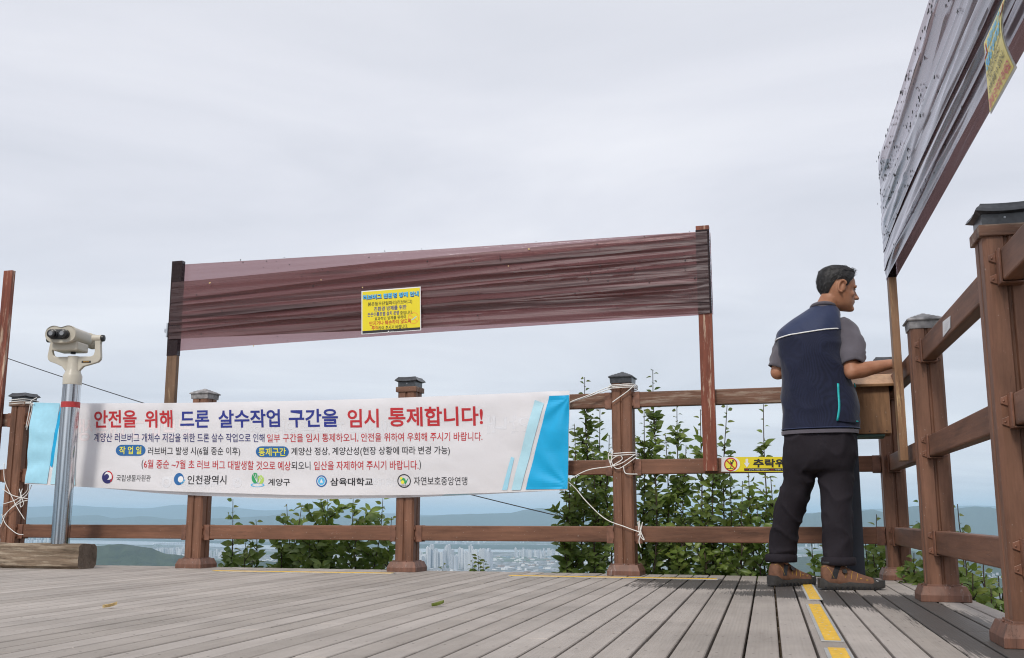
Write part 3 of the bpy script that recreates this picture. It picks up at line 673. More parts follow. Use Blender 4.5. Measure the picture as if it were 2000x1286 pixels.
# edge of a third screen at far left: only its upright shows
q = flatz(onb(4, 700, -.066)); t = thing('film_screen_upright', q, 'dark red wooden upright cut by the left edge of the photo', 'upright')
mb = MB(); mb.box(-.0425, .0425, -.019, .019, .63, 2.30); o = mb.build('upright', M['slat_red'], None, bevel=.003); o.parent = t; o.rotation_euler.z = AB

# ------------------------------------------------------------------ lettering
_tc = {}
def text_data(body, bold=0.0, res=3):
    key = (body, bold)
    if key in _tc: return _tc[key]
    cu = bpy.data.curves.new('t', 'FONT'); cu.body = body; cu.offset = bold; cu.resolution_u = res; cu.fill_mode = 'FRONT'
    ob = bpy.data.objects.new('t', cu); COL.objects.link(ob)
    bpy.context.view_layer.update()
    dg = bpy.context.evaluated_depsgraph_get(); me = bpy.data.meshes.new_from_object(ob.evaluated_get(dg))
    vs = [v.co.copy() for v in me.vertices]; fs = [tuple(p.vertices) for p in me.polygons]
    bpy.data.objects.remove(ob); bpy.data.curves.remove(cu); bpy.data.meshes.remove(me)
    x0 = min(v.x for v in vs); x1 = max(v.x for v in vs); y0 = min(v.y for v in vs); y1 = max(v.y for v in vs)
    r = ([((v.x-x0)/(x1-x0), (v.y-y0)/(y1-y0)) for v in vs], fs); _tc[key] = r; return r
def bil(q, u, v):      # quad corners: bl, br, tr, tl
    return tuple((q[0][i]*(1-u)+q[1][i]*u)*(1-v)+(q[3][i]*(1-u)+q[2][i]*u)*v for i in range(2))
class Print:
    """ink on a sheet: 2-D shapes carried onto the sheet's own surface function; every line or emblem is a part"""
    def __init__(s, surf): s.surf = surf; s.parts = []; s.open = False
    def part(s, name): s.parts.append([name, MB(), []]); s.open = True
    def close(s): s.open = False
    def begin(s, name, m):
        if not s.open: s.parts.append([name, MB(), []])
        p = s.parts[-1]
        if M[m] not in p[2]: p[2].append(M[m])
        return p[1], p[2].index(M[m])
    def text(s, body, quad, m, bold=.0, off=.002, flip=False):
        vs, fs = text_data(body, bold); mb, i = s.begin('text_line', m)
        mb.add([s.surf(*bil(quad, 1-u if flip else u, v), off) for u, v in vs], fs, i)
    def poly(s, pts, m, off=.002, sub=6, name='colour_patch'):
        mb, i = s.begin(name, m)
        if len(pts) == 4: mb.grid(lambda u, v: s.surf(*bil(pts, u, v), off), sub, sub, i)
        else: mb.add([s.surf(*p, off) for p in pts], [tuple(range(len(pts)))], i)
    def disc(s, c, rx, ry, m, off=.002, r0=0, a0=0, a1=360, n=28, rot=0):
        f = lambda a, k: s.surf(c[0]+math.cos(R(a))*rx*k, c[1]+math.sin(R(a))*ry*k, off)
        mb, i = s.begin('disc', m)
        mb.grid(lambda u, v: f(a0+(a1-a0)*u, max(r0, .001)+(1-max(r0, .001))*v), n, 2, i)
    def build(s, parent, name=None):
        for nm, mb, ms in s.parts: mb.build(nm, ms, parent, fix=False)
def Q(x0, x1, yt0, yb0, yt1=None, yb1=None):
    if yt1 is None: yt1, yb1 = yt0, yb0
    return [(x0, yb0), (x1, yb1), (x1, yt1), (x0, yt0)]

# ------------------------------------------------------------------ banners on the rear railing
def interp(pts, x):
    for (x0, y0), (x1, y1) in zip(pts, pts[1:]):
        if x <= x1: t = (x-x0)/(x1-x0); return y0+(y1-y0)*t
    return pts[-1][1]
def smooth_interp(pts, x, w=45):
    return sum(interp(pts, min(max(x+d*w, pts[0][0]), pts[-1][0])) for d in (-1, -.5, 0, .5, 1))/5
TOPB = [(57, 785), (150, 788), (345, 787), (600, 783), (800, 777), (1000, 769), (1113, 763.5)]
BOTB = [(51, 945), (150, 951), (330, 960), (600, 968), (800, 967.5), (900, 965), (1110, 957.5)]
BOTB2 = [(150, 949), (330, 966), (500, 973), (600, 975.6), (770, 973), (900, 968), (1000, 963), (1110, 957)]
def bdisp(s, z):
    d = .016*math.sin(s*1.1+z*3.2+.6)+.010*noise.noise(V((s*1.3, z*2.4, 2)))
    dg_ = (s+4.6)*.36-(z-.50)     # soft fold running up to the right end
    d += .030*math.exp(-((dg_-.95)/.10)**2)*max(0, min(1, (s+3.0)/.8))
    d += -.022*math.exp(-((dg_-1.18)/.09)**2)*max(0, min(1, (s+3.0)/.8))
    d += .012*noise.noise(V((s*4.5, z*9, 7)))*max(0, 1-abs(s+6.2)/.75)
    d += .016*noise.noise(V((s*6, z*5, 4)))*max(0, 1-abs(s+1.95)/.40)
    for sx, zx, sg in ((-1.95, 1.12, -1), (-1.97, .56, 1), (-6.45, 1.2, -1), (-6.5, .62, 1)):      # puckers fanning out from the tied corners
        r_ = math.hypot(s-sx, z-zx); d += .009*math.sin(9*math.atan2(z-zx, s-sx))*math.exp(-r_/.30)*min(1, r_/.18)
    d += .006*noise.noise(V((s*2.2+z*3, z*6-s, 21)))+.0022*noise.noise(V((s*9+z*5, z*13, 5)))
    return d
BOFF = -.115
def bsurf(px, py, off=0.0):
    p = onb(px, py, BOFF); s = (p-Q5).dot(ub)
    return p-nb*(bdisp(s, p.z)+off)
def sheet(top, bot, x0t, x0b, x1t, x1b, surf, nu=190, nv=44):
    mb = MB()
    def fn(u, v):
        xt, xb = x0t+(x1t-x0t)*u, x0b+(x1b-x0b)*u
        yt, yb = smooth_interp(top, xt), smooth_interp(bot, xb)
        return surf(xb+(xt-xb)*v, yb+(yt-yb)*v)
    mb.grid(fn, nu, nv); return mb
ban = thing('banner', flatz(onb(585, 900, BOFF)), 'white cloth banner with red and blue Korean headline, tied to the far railing', 'banner')
sheet(TOPB, BOTB, 63, 51, 1114, 1110, bsurf).build('cloth', M['banner'], ban, smooth=True, fix=False)
pr = Print(bsurf)
hl = [('안전을', 181.6, 264, 801.5, 836, 'ink_red'), ('위해', 280, 334, 801.5, 836, 'ink_red'), ('드론', 349.5, 407, 802, 836, 'ink_blue'), ('살수작업', 425, 546.5, 801, 836, 'ink_blue'),
      ('구간을', 564, 660, 799.6, 835.5, 'ink_blue'), ('임시', 679, 740, 799.5, 836, 'ink_red'), ('통제합니다!', 759, 944, 796, 834, 'ink_red')]
for tx, x0, x1, y0, y1, m in hl: pr.text(tx, Q(x0, x1, y0, y1, y0-(x1-x0)*.012, y1-(x1-x0)*.012), m, .022)
pr.text('계양산 러브버그 개체수 저감을 위한 드론 살수 작업으로 인해', Q(181.6, 515, 846, 863.5, 847, 864), 'ink_navy', .006)
pr.text('일부 구간을 임시 통제하오니, 안전을 위하여 우회해 주시기 바랍니다.', Q(520, 943, 848, 865, 844, 862), 'ink_red', .006)
def pill(x0, x1, y0, y1):
    r = (y1-y0)/2; yc = (y0+y1)/2; pr.part('pill')
    pr.disc((x0+r, yc), r, r, 'ink_pill'); pr.disc((x1-r, yc), r, r, 'ink_pill'); pr.poly(Q(x0+r, x1-r, y0, y1), 'ink_pill', .0026); pr.close()
pill(225, 282, 869, 890.5); pr.text('작 업 일', Q(232, 274.5, 872, 887.5), 'ink_yellow', .012, .0042)
pr.text('러브버그 발생 시(6월 중순 이후)', Q(287, 467, 873, 891.5), 'ink_black', .003)
pill(498, 562.5, 872, 893); pr.text('통제구간', Q(504, 557, 875, 891), 'ink_yellow', .012, .0042)
pr.text('계양산 정상, 계양산성(현장 상황에 따라 변경 가능)', Q(567, 879, 874, 892, 871.5, 890), 'ink_black', .005)
pr.text('(', Q(275.5, 279, 898, 917), 'ink_black', .003)
pr.text('6월 중순 ~7월 초 러브 버그 대발생할 것으로 예상', Q(280, 565.5, 897.5, 915, 901, 919), 'ink_red', .006)
pr.text('되오니', Q(566.8, 604, 901.5, 917.5), 'ink_black', .004)
pr.text('입산을 자제하여 주시기 바랍니다.', Q(611, 817, 901, 918.5, 899.5, 917.5), 'ink_red', .006)
pr.text(')', Q(818.5, 822, 899, 918), 'ink_black', .003)
pr.text('국립생물자원관', Q(229, 294, 928, 940.5), 'ink_black', .0)
pr.text('인천광역시', Q(365, 440, 928.5, 946.5), 'ink_black', .010)
pr.text('계양구', Q(521, 564, 935, 949), 'ink_black', .010)
pr.text('삼육대학교', Q(643, 727, 933.5, 949), 'ink_black', .016)
pr.text('자연보호중앙연맹', Q(807, 912, 931.5, 948), 'ink_black', .0)
# emblems
pr.part('emblem')
pr.disc((212, 932.5), 10.5, 12.5, 'ink_navy', .002); pr.disc((214.5, 929), 8.3, 8.5, 'white', .0026); pr.disc((210.5, 931.5), 4.6, 5.2, 'ink_navy', .0032)
pr.disc((212, 932.5), 10.5, 12.5, 'ink_red', .0034, .80, -95, 50)
pr.part('emblem')
pr.disc((348.5, 936), 9.5, 12, 'ink_pill', .002); pr.disc((352, 936.5), 5.2, 6.2, 'white', .0028)
for a in (20, 45, 70): pr.disc((352, 936), 8.8-a*.02, 10.5, 'ink_sky', .0034, .72, a-14, a+4, 5)
pr.part('emblem')
for c, rx, ry, m in (((496, 934), 7, 10.5, 'ink_green'), ((507, 937), 6, 8.5, 'ink_lime')):
    pr.disc(c, rx, ry, m, .002)
for a in (-35, 0, 35): pr.poly([(499.3, 942.5), (500.3, 942.5), (496.6+a*.12, 926), (495.8+a*.12, 926)], 'white', .003, 2)
for a in (0, 30): pr.poly([(503, 944), (504, 944), (507+a*.14, 931), (506+a*.14, 931)], 'white', .003, 2)
pr.disc((500.5, 947.5), 13.5, 4, 'ink_sky', .002, .78)
pr.part('emblem')
pr.disc((625.8, 940), 10.5, 11.5, 'ink_pill', .002); pr.disc((625.8, 940), 8, 9, 'white', .0028, .86); pr.disc((625.8, 940), 6.8, 7.6, 'ink_sky', .0028)
pr.poly([(622.5, 943), (629, 943), (625.8, 935)], 'white', .0036)
pr.part('emblem')
pr.disc((788, 939.7), 13.2, 13.5, 'ink_black', .002, .86); pr.disc((786, 939), 5, 5.5, 'ink_green', .0022); pr.disc((785, 942), 3.4, 3.6, 'ink_yellow', .003)
pr.poly([(789, 943), (797, 933), (793, 942), (790, 947)], 'ink_green', .0026); pr.disc((782.5, 934.5), 2.6, 2.6, 'ink_yellow', .003)
pr.text('자연보호', Q(780, 796, 946.8, 950.5), 'ink_black', .0, .003)
pr.close()
# rear banner's print showing through the cloth, painted on as pale mirrored lettering
M['ghost_pink'] = plain('painted_pink_showthrough', (.80, .715, .73), .8, 0, .02); M['ghost_grey'] = plain('grey_print_and_showthrough', (.725, .725, .76), .8, 0, .02)
for tx, x0, x1, y0, y1, m in (('러브버그 대발생', 152, 372, 818, 862, 'ghost_pink'), ('개체수 저감을 위한 현장', 452, 770, 822, 858, 'ghost_grey'), ('안내', 952, 1040, 812, 848, 'ghost_grey'), ('국립생물자원관', 352, 430, 940, 951, 'ghost_grey'), ('인천광역시', 486, 560, 940, 952, 'ghost_grey'), ('삼육대학교', 712, 776, 934, 950, 'ghost_grey')):
    pr.text(tx, Q(x0, x1, y0, y1), m, .02, .0007, flip=True)
pr.disc((325, 942), 10, 11, 'ghost_grey', .0007, .5); pr.disc((461, 943), 9, 10, 'ghost_grey', .0007, .4)
# coloured ends
pr.poly([(1027, 956.5), (1110, 955.5), (1113.2, 773), (1075, 774.6)], 'ink_cyan', .0055, 44)
pr.poly([(998.5, 957.5), (1017, 957.3), (1064, 788.6), (1046, 782)], 'ink_pale', .0055, 44)
pr.poly([(980, 957.5), (990, 957.5), (1005, 895), (999, 892.6)], 'ink_pale2', .003, 14)
pr.poly([(52.5, 943.5), (94, 945.5), (115, 787.5), (63, 786)], 'ink_pale2', .0055, 44)
pr.poly([(101, 946), (150, 948.5), (150, 800), (119, 800)], 'ink_pale', .005, 30)
pr.poly([(95, 905), (103, 914), (114, 858), (104, 845)], 'ink_cyan', .0045, 8); pr.poly([(104, 850), (114, 860), (124, 788), (117, 790)], 'ink_cyan', .0045, 8)
pr.build(ban, 'print')
# second banner hanging just behind; the show-through of its outward print is painted on the front cloth
BOFF2 = -.082
def bsurf2(px, py, off=0.0):
    p = onb(px, py, BOFF2); s = (p-Q5).dot(ub); return p-nb*(bdisp(s, p.z)*.6+off)
ban2 = thing('banner', flatz(onb(585, 900, BOFF2)), 'second pale banner behind the headline banner, only its lower hem showing', 'banner')
top2 = [(x, y+.5) for x, y in TOPB]
sheet(top2, BOTB2, 66, 150, 1113, 1110, bsurf2, 150, 34).build('cloth', M['banner'], ban2, smooth=True, fix=False)
pr = Print(bsurf2)
pr.poly([(862, 968.5), (905, 967.2), (940, 963.8), (872, 964.6)], 'ink_pale', .0016, 4)
pr.build(ban2, 'print')

# ------------------------------------------------------------------ notices
def sheet_thing(name, label, cat, surf, quad, m, thick=.002, nu=10):
    t = thing(name, surf(*bil(quad, .5, .5), 0), label, cat); mb = MB()
    mb.grid(lambda u, v: surf(*bil(quad, u, v), 0), nu, nu); mb.grid(lambda u, v: surf(*bil(quad, 1-u, v), -thick), nu, nu)
    o = mb.build('sheet', M[m], t, fix=False); return t
NQ = [(706, 653.5), (822.5, 645.5), (821.5, 560), (706, 569)]
def nsurf(px, py, off=0.0): return onb(px, py, -.112)-nb*off
nt_ = sheet_thing('notice', 'yellow notice in a white border fixed to the middle of the long maroon film', 'notice', nsurf, NQ, 'white')
pr = Print(nsurf)
pr.poly([(708, 647.2), (820.6, 639.5), (820, 562.2), (708, 570.9)], 'poster', .0018, 4)
pr.poly([(708, 652), (820.8, 644), (820.6, 639.5), (708, 647.2)], 'ink_black', .0018, 4)
def nq(x0, x1, y, h):       # zoom-in measures: rows slope with the sheet
    sl = -.072; X0 = 690+x0*.10108; X1 = 690+x1*.10108; Y0 = 540+y*.10108; H_ = h*.10108/2; dy = sl*(X1-X0)/2
    return [(X0, Y0-dy+H_), (X1, Y0+dy+H_), (X1, Y0+dy-H_), (X0, Y0-dy-H_)]
def shift(q, dx, dy): return [(x+dx, y+dy) for x, y in q]
pr.text('러브버그 친환경 방제 안내', shift(nq(190, 1265, 375, 100), .7, .8), 'ink_navy', .045, .0024); pr.text('러브버그 친환경 방제 안내', nq(190, 1265, 370, 98), 'ink_sky', .035, .0034)
pr.text('붉은등우단털파리(러브버그)', nq(285, 1140, 520, 88), 'ink_black', .008, .0026)
pr.text('친환경 방제를 위한', nq(402, 1030, 615, 88), 'ink_blue', .014, .0026)
pr.text('끈끈이롤트랩 설치 운영', nq(278, 885, 725, 80), 'ink_blue', .016, .0026); pr.text('중입니다.', nq(908, 1150, 703, 70), 'ink_black', .006, .0026)
pr.text('효과적인 방제를 위하여', nq(415, 1018, 805, 70), 'ink_black', .008, .0026)
pr.text('만지거나 훼손하지 않도록', nq(315, 1120, 888, 84), 'ink_red', .014, .0026)
pr.text('주의', nq(355, 485, 1000, 80), 'ink_red', .016, .0026); pr.text('하여 주시기 바랍니다.', nq(490, 1058, 985, 76), 'ink_black', .008, .0026)
c = (690+1165*.10108, 540+808*.10108)
pr.part('prohibition_mark')
pr.disc(c, 10.8, 11.5, 'ink_orange', .0022, .86); pr.poly([(c[0]-8.5, c[1]-6), (c[0]-7, c[1]-7.5), (c[0]+8, c[1]+6), (c[0]+6.8, c[1]+7.6)], 'ink_orange', .0023, 2)
pr.poly([(c[0]-4, c[1]+3.4), (c[0]-3, c[1]+4.6), (c[0]+6.5, c[1]-2.5), (c[0]+5.5, c[1]-3.6)], 'ink_pale2', .0025, 2)
pr.close(); pr.disc((759, 648), 1.5, 1.4, 'white', .003, n=10); pr.text('계양구', Q(763, 769.5, 646.8, 649.2), 'white', .01, .003)
pr.build(nt_, 'print')
# right notice, bowing off the film
tl, bl, brr = onr(1925, 82, -.12), onr(1937, 223, -.12), onr(1988.5, 133, -.12)
zt_, zb_ = (tl.z), (bl.z+.0)
def frame_r(p): return (p-B0).dot(-ur)
sL = (frame_r(tl)+frame_r(bl))/2; sR = frame_r(brr)
zb2 = (bl.z+brr.z)/2; ht = (tl.z-bl.z)
def rsurf(a, b, off=0.0):     # a,b in 0..1 on the notice
    return SR.pt(sL+(sR-sL)*a, zb2+ht*b, .058+.022*math.sin(math.pi*max(0, min(1, b)))*a+off)
RQ = [(0, 0), (1, 0), (1, 1), (0, 1)]
rn = sheet_thing('notice', 'faded yellow curling notice on the high grey film at the top right corner', 'notice', rsurf, RQ, 'white')
pr = Print(rsurf); pr.poly([(.02, .02), (.98, .02), (.98, .97), (.02, .97)], 'poster_pale', .0018, 10)
pr.text('러브버그', [(.20, .74), (.80, .74), (.80, .92), (.20, .92)], 'ink_sky', .04, .004)
pr.text('친환경 방제 중', [(.08, .52), (.92, .52), (.92, .70), (.08, .70)], 'ink_sky', .04, .004)
pr.poly([(.06, .475), (.94, .475), (.94, .485), (.06, .485)], 'ink_black', .003, 6)
pr.text('끈끈이가 옷이나', [(.17, .345), (.80, .345), (.80, .445), (.17, .445)], 'ink_black', .006, .004)
pr.text('손에 묻을 수 있으니', [(.12, .21), (.88, .21), (.88, .31), (.12, .31)], 'ink_black', .006, .004)
pr.text('절대 만지지 마세요', [(.06, .04), (.94, .04), (.94, .165), (.06, .165)], 'ink_pink', .012, .004)
for x in (.10, .90):
    pr.part('warning_triangle'); pr.poly([(x-.085, .74), (x+.085, .74), (x, .93)], 'ink_red', .003); pr.poly([(x-.06, .755), (x+.06, .755), (x, .895)], 'white', .0038); pr.text('!', [(x-.01, .77), (x+.01, .77), (x+.01, .84), (x-.01, .84)], 'ink_black', .01, .005)
pr.close(); pr.build(rn, 'print')
# fall-hazard strip on the mid rail
def ssurf(px, py, off=0.0): return onb(px, py, -.0305)-nb*off
SQ = [(1409, 921.5), (1600, 922.5), (1600, 892.5), (1409, 893)]
sn = sheet_thing('warning_strip', 'yellow fall hazard strip on the middle rail left of the man', 'warning sign', ssurf, SQ, 'poster', .0015)
pr = Print(ssurf)
pr.poly([(1409, 921.5), (1425, 921.5), (1425, 893), (1409, 893)], 'white', .001, 2); pr.disc((1430, 907), 15.5, 14, 'white', .0012)
c = (1427.3, 907.5)
pr.part('pictogram'); pr.disc(c, 13, 13.2, 'ink_red', .0016); pr.disc(c, 10.6, 10.8, 'ink_yellow', .0022)
pr.disc((c[0]+4.5, c[1]-6.8), 2, 2, 'ink_black', .0028, n=10)
for q in ([(-1, -4), (4.5, -4.8), (3, 2), (0, 2)], [(-4, -1.5), (-3.6, -3), (1, -1.8), (.4, -.4)], [(-1.5, -7), (-.2, -7.2), (1.3, -3), (0, -2.6)], [(0, 1.5), (1.8, 1.5), (.6, 8), (-1, 8)], [(1.5, 1.5), (3.3, 1.5), (5, 5), (3.6, 5.6)], [(-8, 7.4), (5, 7.4), (5, 8.6), (-8, 8.6)]):
    pr.poly([(c[0]+x, c[1]+y) for x, y in q][::-1], 'ink_black', .0026, 1)
pr.poly([(c[0]-8.4, c[1]-6.8), (c[0]-6.8, c[1]-8.4), (c[0]+8.4, c[1]+6.8), (c[0]+6.8, c[1]+8.4)], 'ink_red', .0034, 2)
pr.part('arrow'); pr.poly([(1456.3, 904.5), (1461.3, 904.5), (1461.3, 896.5), (1456.3, 896.5)], 'white', .002, 1); pr.poly([(1453, 904.5), (1464.6, 904.5), (1458.8, 913.6)], 'white', .002); pr.close()
pr.text('추락위험', Q(1471, 1555, 896.5, 913.2), 'ink_black', .035, .002)
pr.poly(Q(1453.5, 1596, 915, 920), 'ink_black', .002, 2)
pr.text('난간에 기대면 위험하오니,', Q(1463, 1503, 915.9, 919.2), 'white', .0, .003); pr.text('주의', Q(1455.5, 1461, 915.9, 919.2), 'ink_red', .01, .003)
pr.text('절대', Q(1505, 1511, 915.9, 919.2), 'ink_red', .01, .003); pr.text('기대지 마세요', Q(1513, 1540, 915.9, 919.2), 'white', .0, .003)
pr.build(sn, 'print')
# sticker on the right-hand top rail
def ksurf(px, py, off=0.0): return onr(px, py, -.0295)-nr*off
KQ = [(1841.5, 659), (1856, 640), (1856, 617), (1841, 629)]
ks = sheet_thing('sticker', 'small peeling clear sticker on the top rail between the right posts', 'sticker', ksurf, KQ, 'white', .001, 4)
pr = Print(ksurf); pr.part('print')
for i in range(4): pr.poly([(1845, 636+i*4), (1853-i, 629.5+i*4.4), (1853-i, 628.3+i*4.4), (1845, 634.8+i*4)], 'ghost_grey', .001, 1)
pr.build(ks, 'print')

# ------------------------------------------------------------------ coin viewer on its steel pole
base = atz(117, 1108); base = flatz(at(117, 1066, 7.55))
def vz(y): return at(140, y, 7.55).z
VW = thing('coin_viewer', base, 'cream coin operated binocular viewer on a shiny steel pole with a red band', 'viewer')
def ring_z(c, r, z, n=28): return [V((c.x+r*math.cos(2*math.pi*i/n), c.y+r*math.sin(2*math.pi*i/n), z)) for i in range(n)]
zc = vz(752); pr_ = .064
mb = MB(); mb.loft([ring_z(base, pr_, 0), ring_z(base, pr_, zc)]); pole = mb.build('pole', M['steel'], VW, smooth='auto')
mb = MB(); zt1, zt0 = vz(786), vz(797); mb.loft([ring_z(base, pr_+.002, zt0), ring_z(base, pr_+.002, zt1)]); mb.build('red_band', M['red_tape'], VW, smooth='auto')
mb = MB(); mb.loft([ring_z(base, .062, zc-.004), ring_z(base, .066, zc), ring_z(base, .067, vz(735)), ring_z(base, .060, vz(731)), ring_z(base, .046, vz(722)), ring_z(base, .044, vz(697))])
mb.build('neck', M['cream'], VW, smooth='auto')
ga = R(14); gx = V((math.cos(ga), -math.sin(ga)*.4, 0)).normalized(); gy = V((-gx.y, gx.x, 0))     # viewer axis gy points away
SCL = pxm(at(140, 700, 7.55))/7.144
cx0 = 605
def yk(a, b, d): return base+gx*((a-cx0)*SCL)+Z*(vz(620+b/7.144))+gy*d
outer = [(500, 750), (450, 690), (350, 645), (270, 618), (238, 590), (226, 545), (248, 372), (262, 330), (300, 330), (300, 380), (290, 480), (310, 530), (350, 553), (862, 553), (898, 535), (912, 490), (905, 320), (930, 268), (985, 268), (992, 330), (985, 380), (1005, 560), (1000, 600), (965, 635), (860, 665), (760, 690), (715, 735), (700, 760)]
mb = MB(); mb.prism(outer[::-1], lambda a, b, d: yk(a, b, d), -.016, .016); mb.build('fork', M['cream'], VW, bevel=.004)
# barrel housing with the figure-eight front
def eight(s_, dz=0, grow=1.0):
    pts = []
    for i in range(48):
        a = 2*math.pi*i/48; x = math.cos(a); z = math.sin(a)
        X = 226*abs(x)**.72*(1 if x > 0 else -1); Zz = 128*abs(z)**.8*(1 if z > 0 else -1)
        if z > 0: Zz -= 36*math.exp(-(X/70)**2)
        pts.append((X*grow*SCL, Zz*grow*SCL+dz))
    return pts
cen = yk(478, 272, 0)-gy*.0
cen = base+gx*((520-cx0)*SCL)+Z*vz(620+272/7.144)
def eight_ring(d, grow, dz=0): return [cen+gx*x+Z*(z+dz)+gy*d for x, z in eight(1, 0, grow)]
mb = MB(); mb.loft([eight_ring(-.130, .90), eight_ring(-.136, .97), eight_ring(-.126, 1.0), eight_ring(-.110, 1.0), eight_ring(-.106, .955), eight_ring(.10, .93), eight_ring(.17, .80), eight_ring(.175, .7)])
mb.build('housing', M['cream'], VW, smooth='auto')
mb = MB(); mb.obox(cen+Z*(-.080)+gy*.0+gx*.01, gx*.098, gy*.085, Z*.034); mb.build('coin_box', M['cream'], VW, bevel=.012)
mb = MB(); mb.tube([cen-Z*.13+gx*.035, cen-Z*.10+gx*.035], .018, 12); mb.build('pivot', M['black'], VW)
for s_ in (-1, 1):
    c = cen+gx*(s_*.042-.008)+Z*(-.004)
    mb = MB(); mb.tube([c-gy*.13, c-gy*.150, c-gy*.152, c-gy*.176, c-gy*.179], [.036, .036, .030, .031, .027], 20); e = mb.build('eyepiece', M['black'], VW, smooth='auto')
    mb = MB(); mb.tube([c-gy*.178, c-gy*.1805], .016, 16); mb.build('lens', M['glass'], e)
    c2 = cen+gx*(s_*.060)+Z*(.0)
    mb = MB(); mb.tube([c2+gy*.15, c2+gy*.235, c2+gy*.237, c2+gy*.18], [.056, .058, .052, .05], 22); mb.build('objective_hood', M['cream'], VW, smooth='auto')
    tcn = base+gx*(((955 if s_ > 0 else 262)-cx0)*SCL)+Z*vz(620+300/7.144)
    mb = MB(); mb.tube([tcn-gx*s_*.05, tcn+gx*s_*.018], .026, 16); mb.build('trunnion', M['cream'], VW, smooth='auto')
    mb = MB(); mb.tube([tcn+gx*s_*.018, tcn+gx*s_*.024, tcn+gx*s_*.036, tcn+gx*s_*.040], [.022, .026, .024, .012], 20); mb.build('knob', M['black'], VW, smooth='auto')
mb = MB(); bzc = cen+Z*(-.004)-gx*.008
st = [(.040*sx+.036*math.cos(a), .036*math.sin(a)) for sx, a0 in ((1, -90), (-1, 90)) for a in [R(a0+180*i/12) for i in range(13)]]
mb.loft([[bzc+gx*x+Z*z-gy*.128 for x, z in st], [bzc+gx*x+Z*z-gy*.1405 for x, z in st], [bzc+gx*x*.95+Z*z*.92-gy*.143 for x, z in st]]); mb.build('bezel', M['black'], VW, smooth='auto')
mb = MB(); mb.obox(yk(803, 630, -.0165), gx*.035, gy*.001, Z*.008); o = mb.build('name_plate', M['black'], VW)
mb = MB()
for i in range(7): mb.obox(yk(765+i*13, 630, -.0180), gx*(.0022 if i % 2 else .0014), gy*.0004, Z*.0028)
mb.build('plate_marks', M['ink_orange'], o)

# ------------------------------------------------------------------ timber beam at the left
e0 = atz(151, 1112.5)
t = thing('timber_beam', flatz(e0), 'weathered square timber beam lying on the deck at far left below the steel pole', 'beam', rz=AB)
Lb, Wb, Hb = 2.6, .19, .172
mb = MB(); rb2 = random.Random(9)
def bm_(u, v):
    i = round(v*24) % 24; a = 2*math.pi*(i+.5)/24
    c, s = math.cos(a), math.sin(a); k = max(abs(c), abs(s)); y, z = c/k, s/k
    k2 = 1-.03*(abs(y*z))**6
    x = -Lb+Lb*u; q = V((x*2.2, y*3, z*3)); d = .006*noise.noise(V((x*5, y*1.5, z*1.5)))+.005*noise.noise(V((x*2, y*9, z*9)))
    return V((x, Wb/2+(Wb/2+d)*y*k2, Hb/2+(Hb/2+(d if z > -.9 else 0))*z*k2))
mb.grid(bm_, 90, 24); mb.build('beam', M['beam'], t, org=V((0, 0, 0)), smooth=False)
mb = MB(); mb.add([bm_(1, i/24) for i in range(24)], [tuple(range(24))]); mb.add([bm_(0, i/24) for i in range(24)], [tuple(range(24))[::-1]]); mb.build('end_grain', M['beam_end'], t, org=V((0, 0, 0)))

# ------------------------------------------------------------------ yellow tread strips let into the deck
def strip_thing(quad, label):
    c = sum((V(p) for p in quad), V((0, 0, 0)))/4
    t = thing('tread_strip', c, label, 'tread strip', 'yellow tread strips on the deck')
    up = Z*.0045; mb = MB(); q = [V(p) for p in quad]
    mb.loft([[p+Z*.0012 for p in q], [p+up for p in q]]); mb.build('frame', M['alu'], t)
    f = lambda u, v: ((q[0]*(1-u)+q[1]*u)*(1-v)+(q[3]*(1-u)+q[2]*u)*v)
    wv = (q[1]-q[0]).length; lv = (q[3]-q[0]).length; mu, mv = .010/wv, .004/lv
    mb = MB(); ins = [f(mu, mv), f(1-mu, mv), f(1-mu, 1-mv), f(mu, 1-mv)]
    mb.loft([[p+Z*.003 for p in ins], [p+Z*.0062 for p in ins]]); o = mb.build('tread', M['yellow'], t)
    mb = MB(); n = max(2, int(lv/.09))
    for i in range(n): mb.ell(f(.5+.22*(-1)**i*.3, (i+.5)/n)+Z*.0063, .0035, .0035, .0012, n=8, k=4)
    mb.build('screw', M['alu'], o)
gv = lambda v: V(nr)*v
def rstrip(x0, y0, x1, y1, wd, label):       # along the right-hand boards
    a, b = atz(x0, y0), atz(x1, y1); v = (a.dot(nr)+b.dot(nr))/2; ua, ub_ = a.dot(ur), b.dot(ur)
    strip_thing([ur*ub_+nr*(v-wd), ur*ub_+nr*v, ur*ua+nr*v, ur*ua+nr*(v-wd)], label)
rstrip(1592, 1140, 1600, 1173, .066, 'short worn yellow tread strip just behind the left shoe of the man')
rstrip(1607, 1183, 1648, 1255, .066, 'yellow tread strip in the middle of the row leading to the man')
rstrip(1660, 1270, 1690, 1330, .066, 'yellow tread strip cut off by the bottom edge of the photo')
for (x0, y0, x1, y1, label) in ((410, 1117, 766, 1122, 'thin yellow strip across the boards between the two middle fence posts'), (990, 1126.5, 1402, 1133.5, 'thin yellow strip across the boards in front of the post with white string')):
    a, b = atz(x0, y0), atz(x1, y1); d = (b-a).normalized(); nn = V((-d.y, d.x, 0)); strip_thing([a, b, b+nn*.07, a+nn*.07], label)

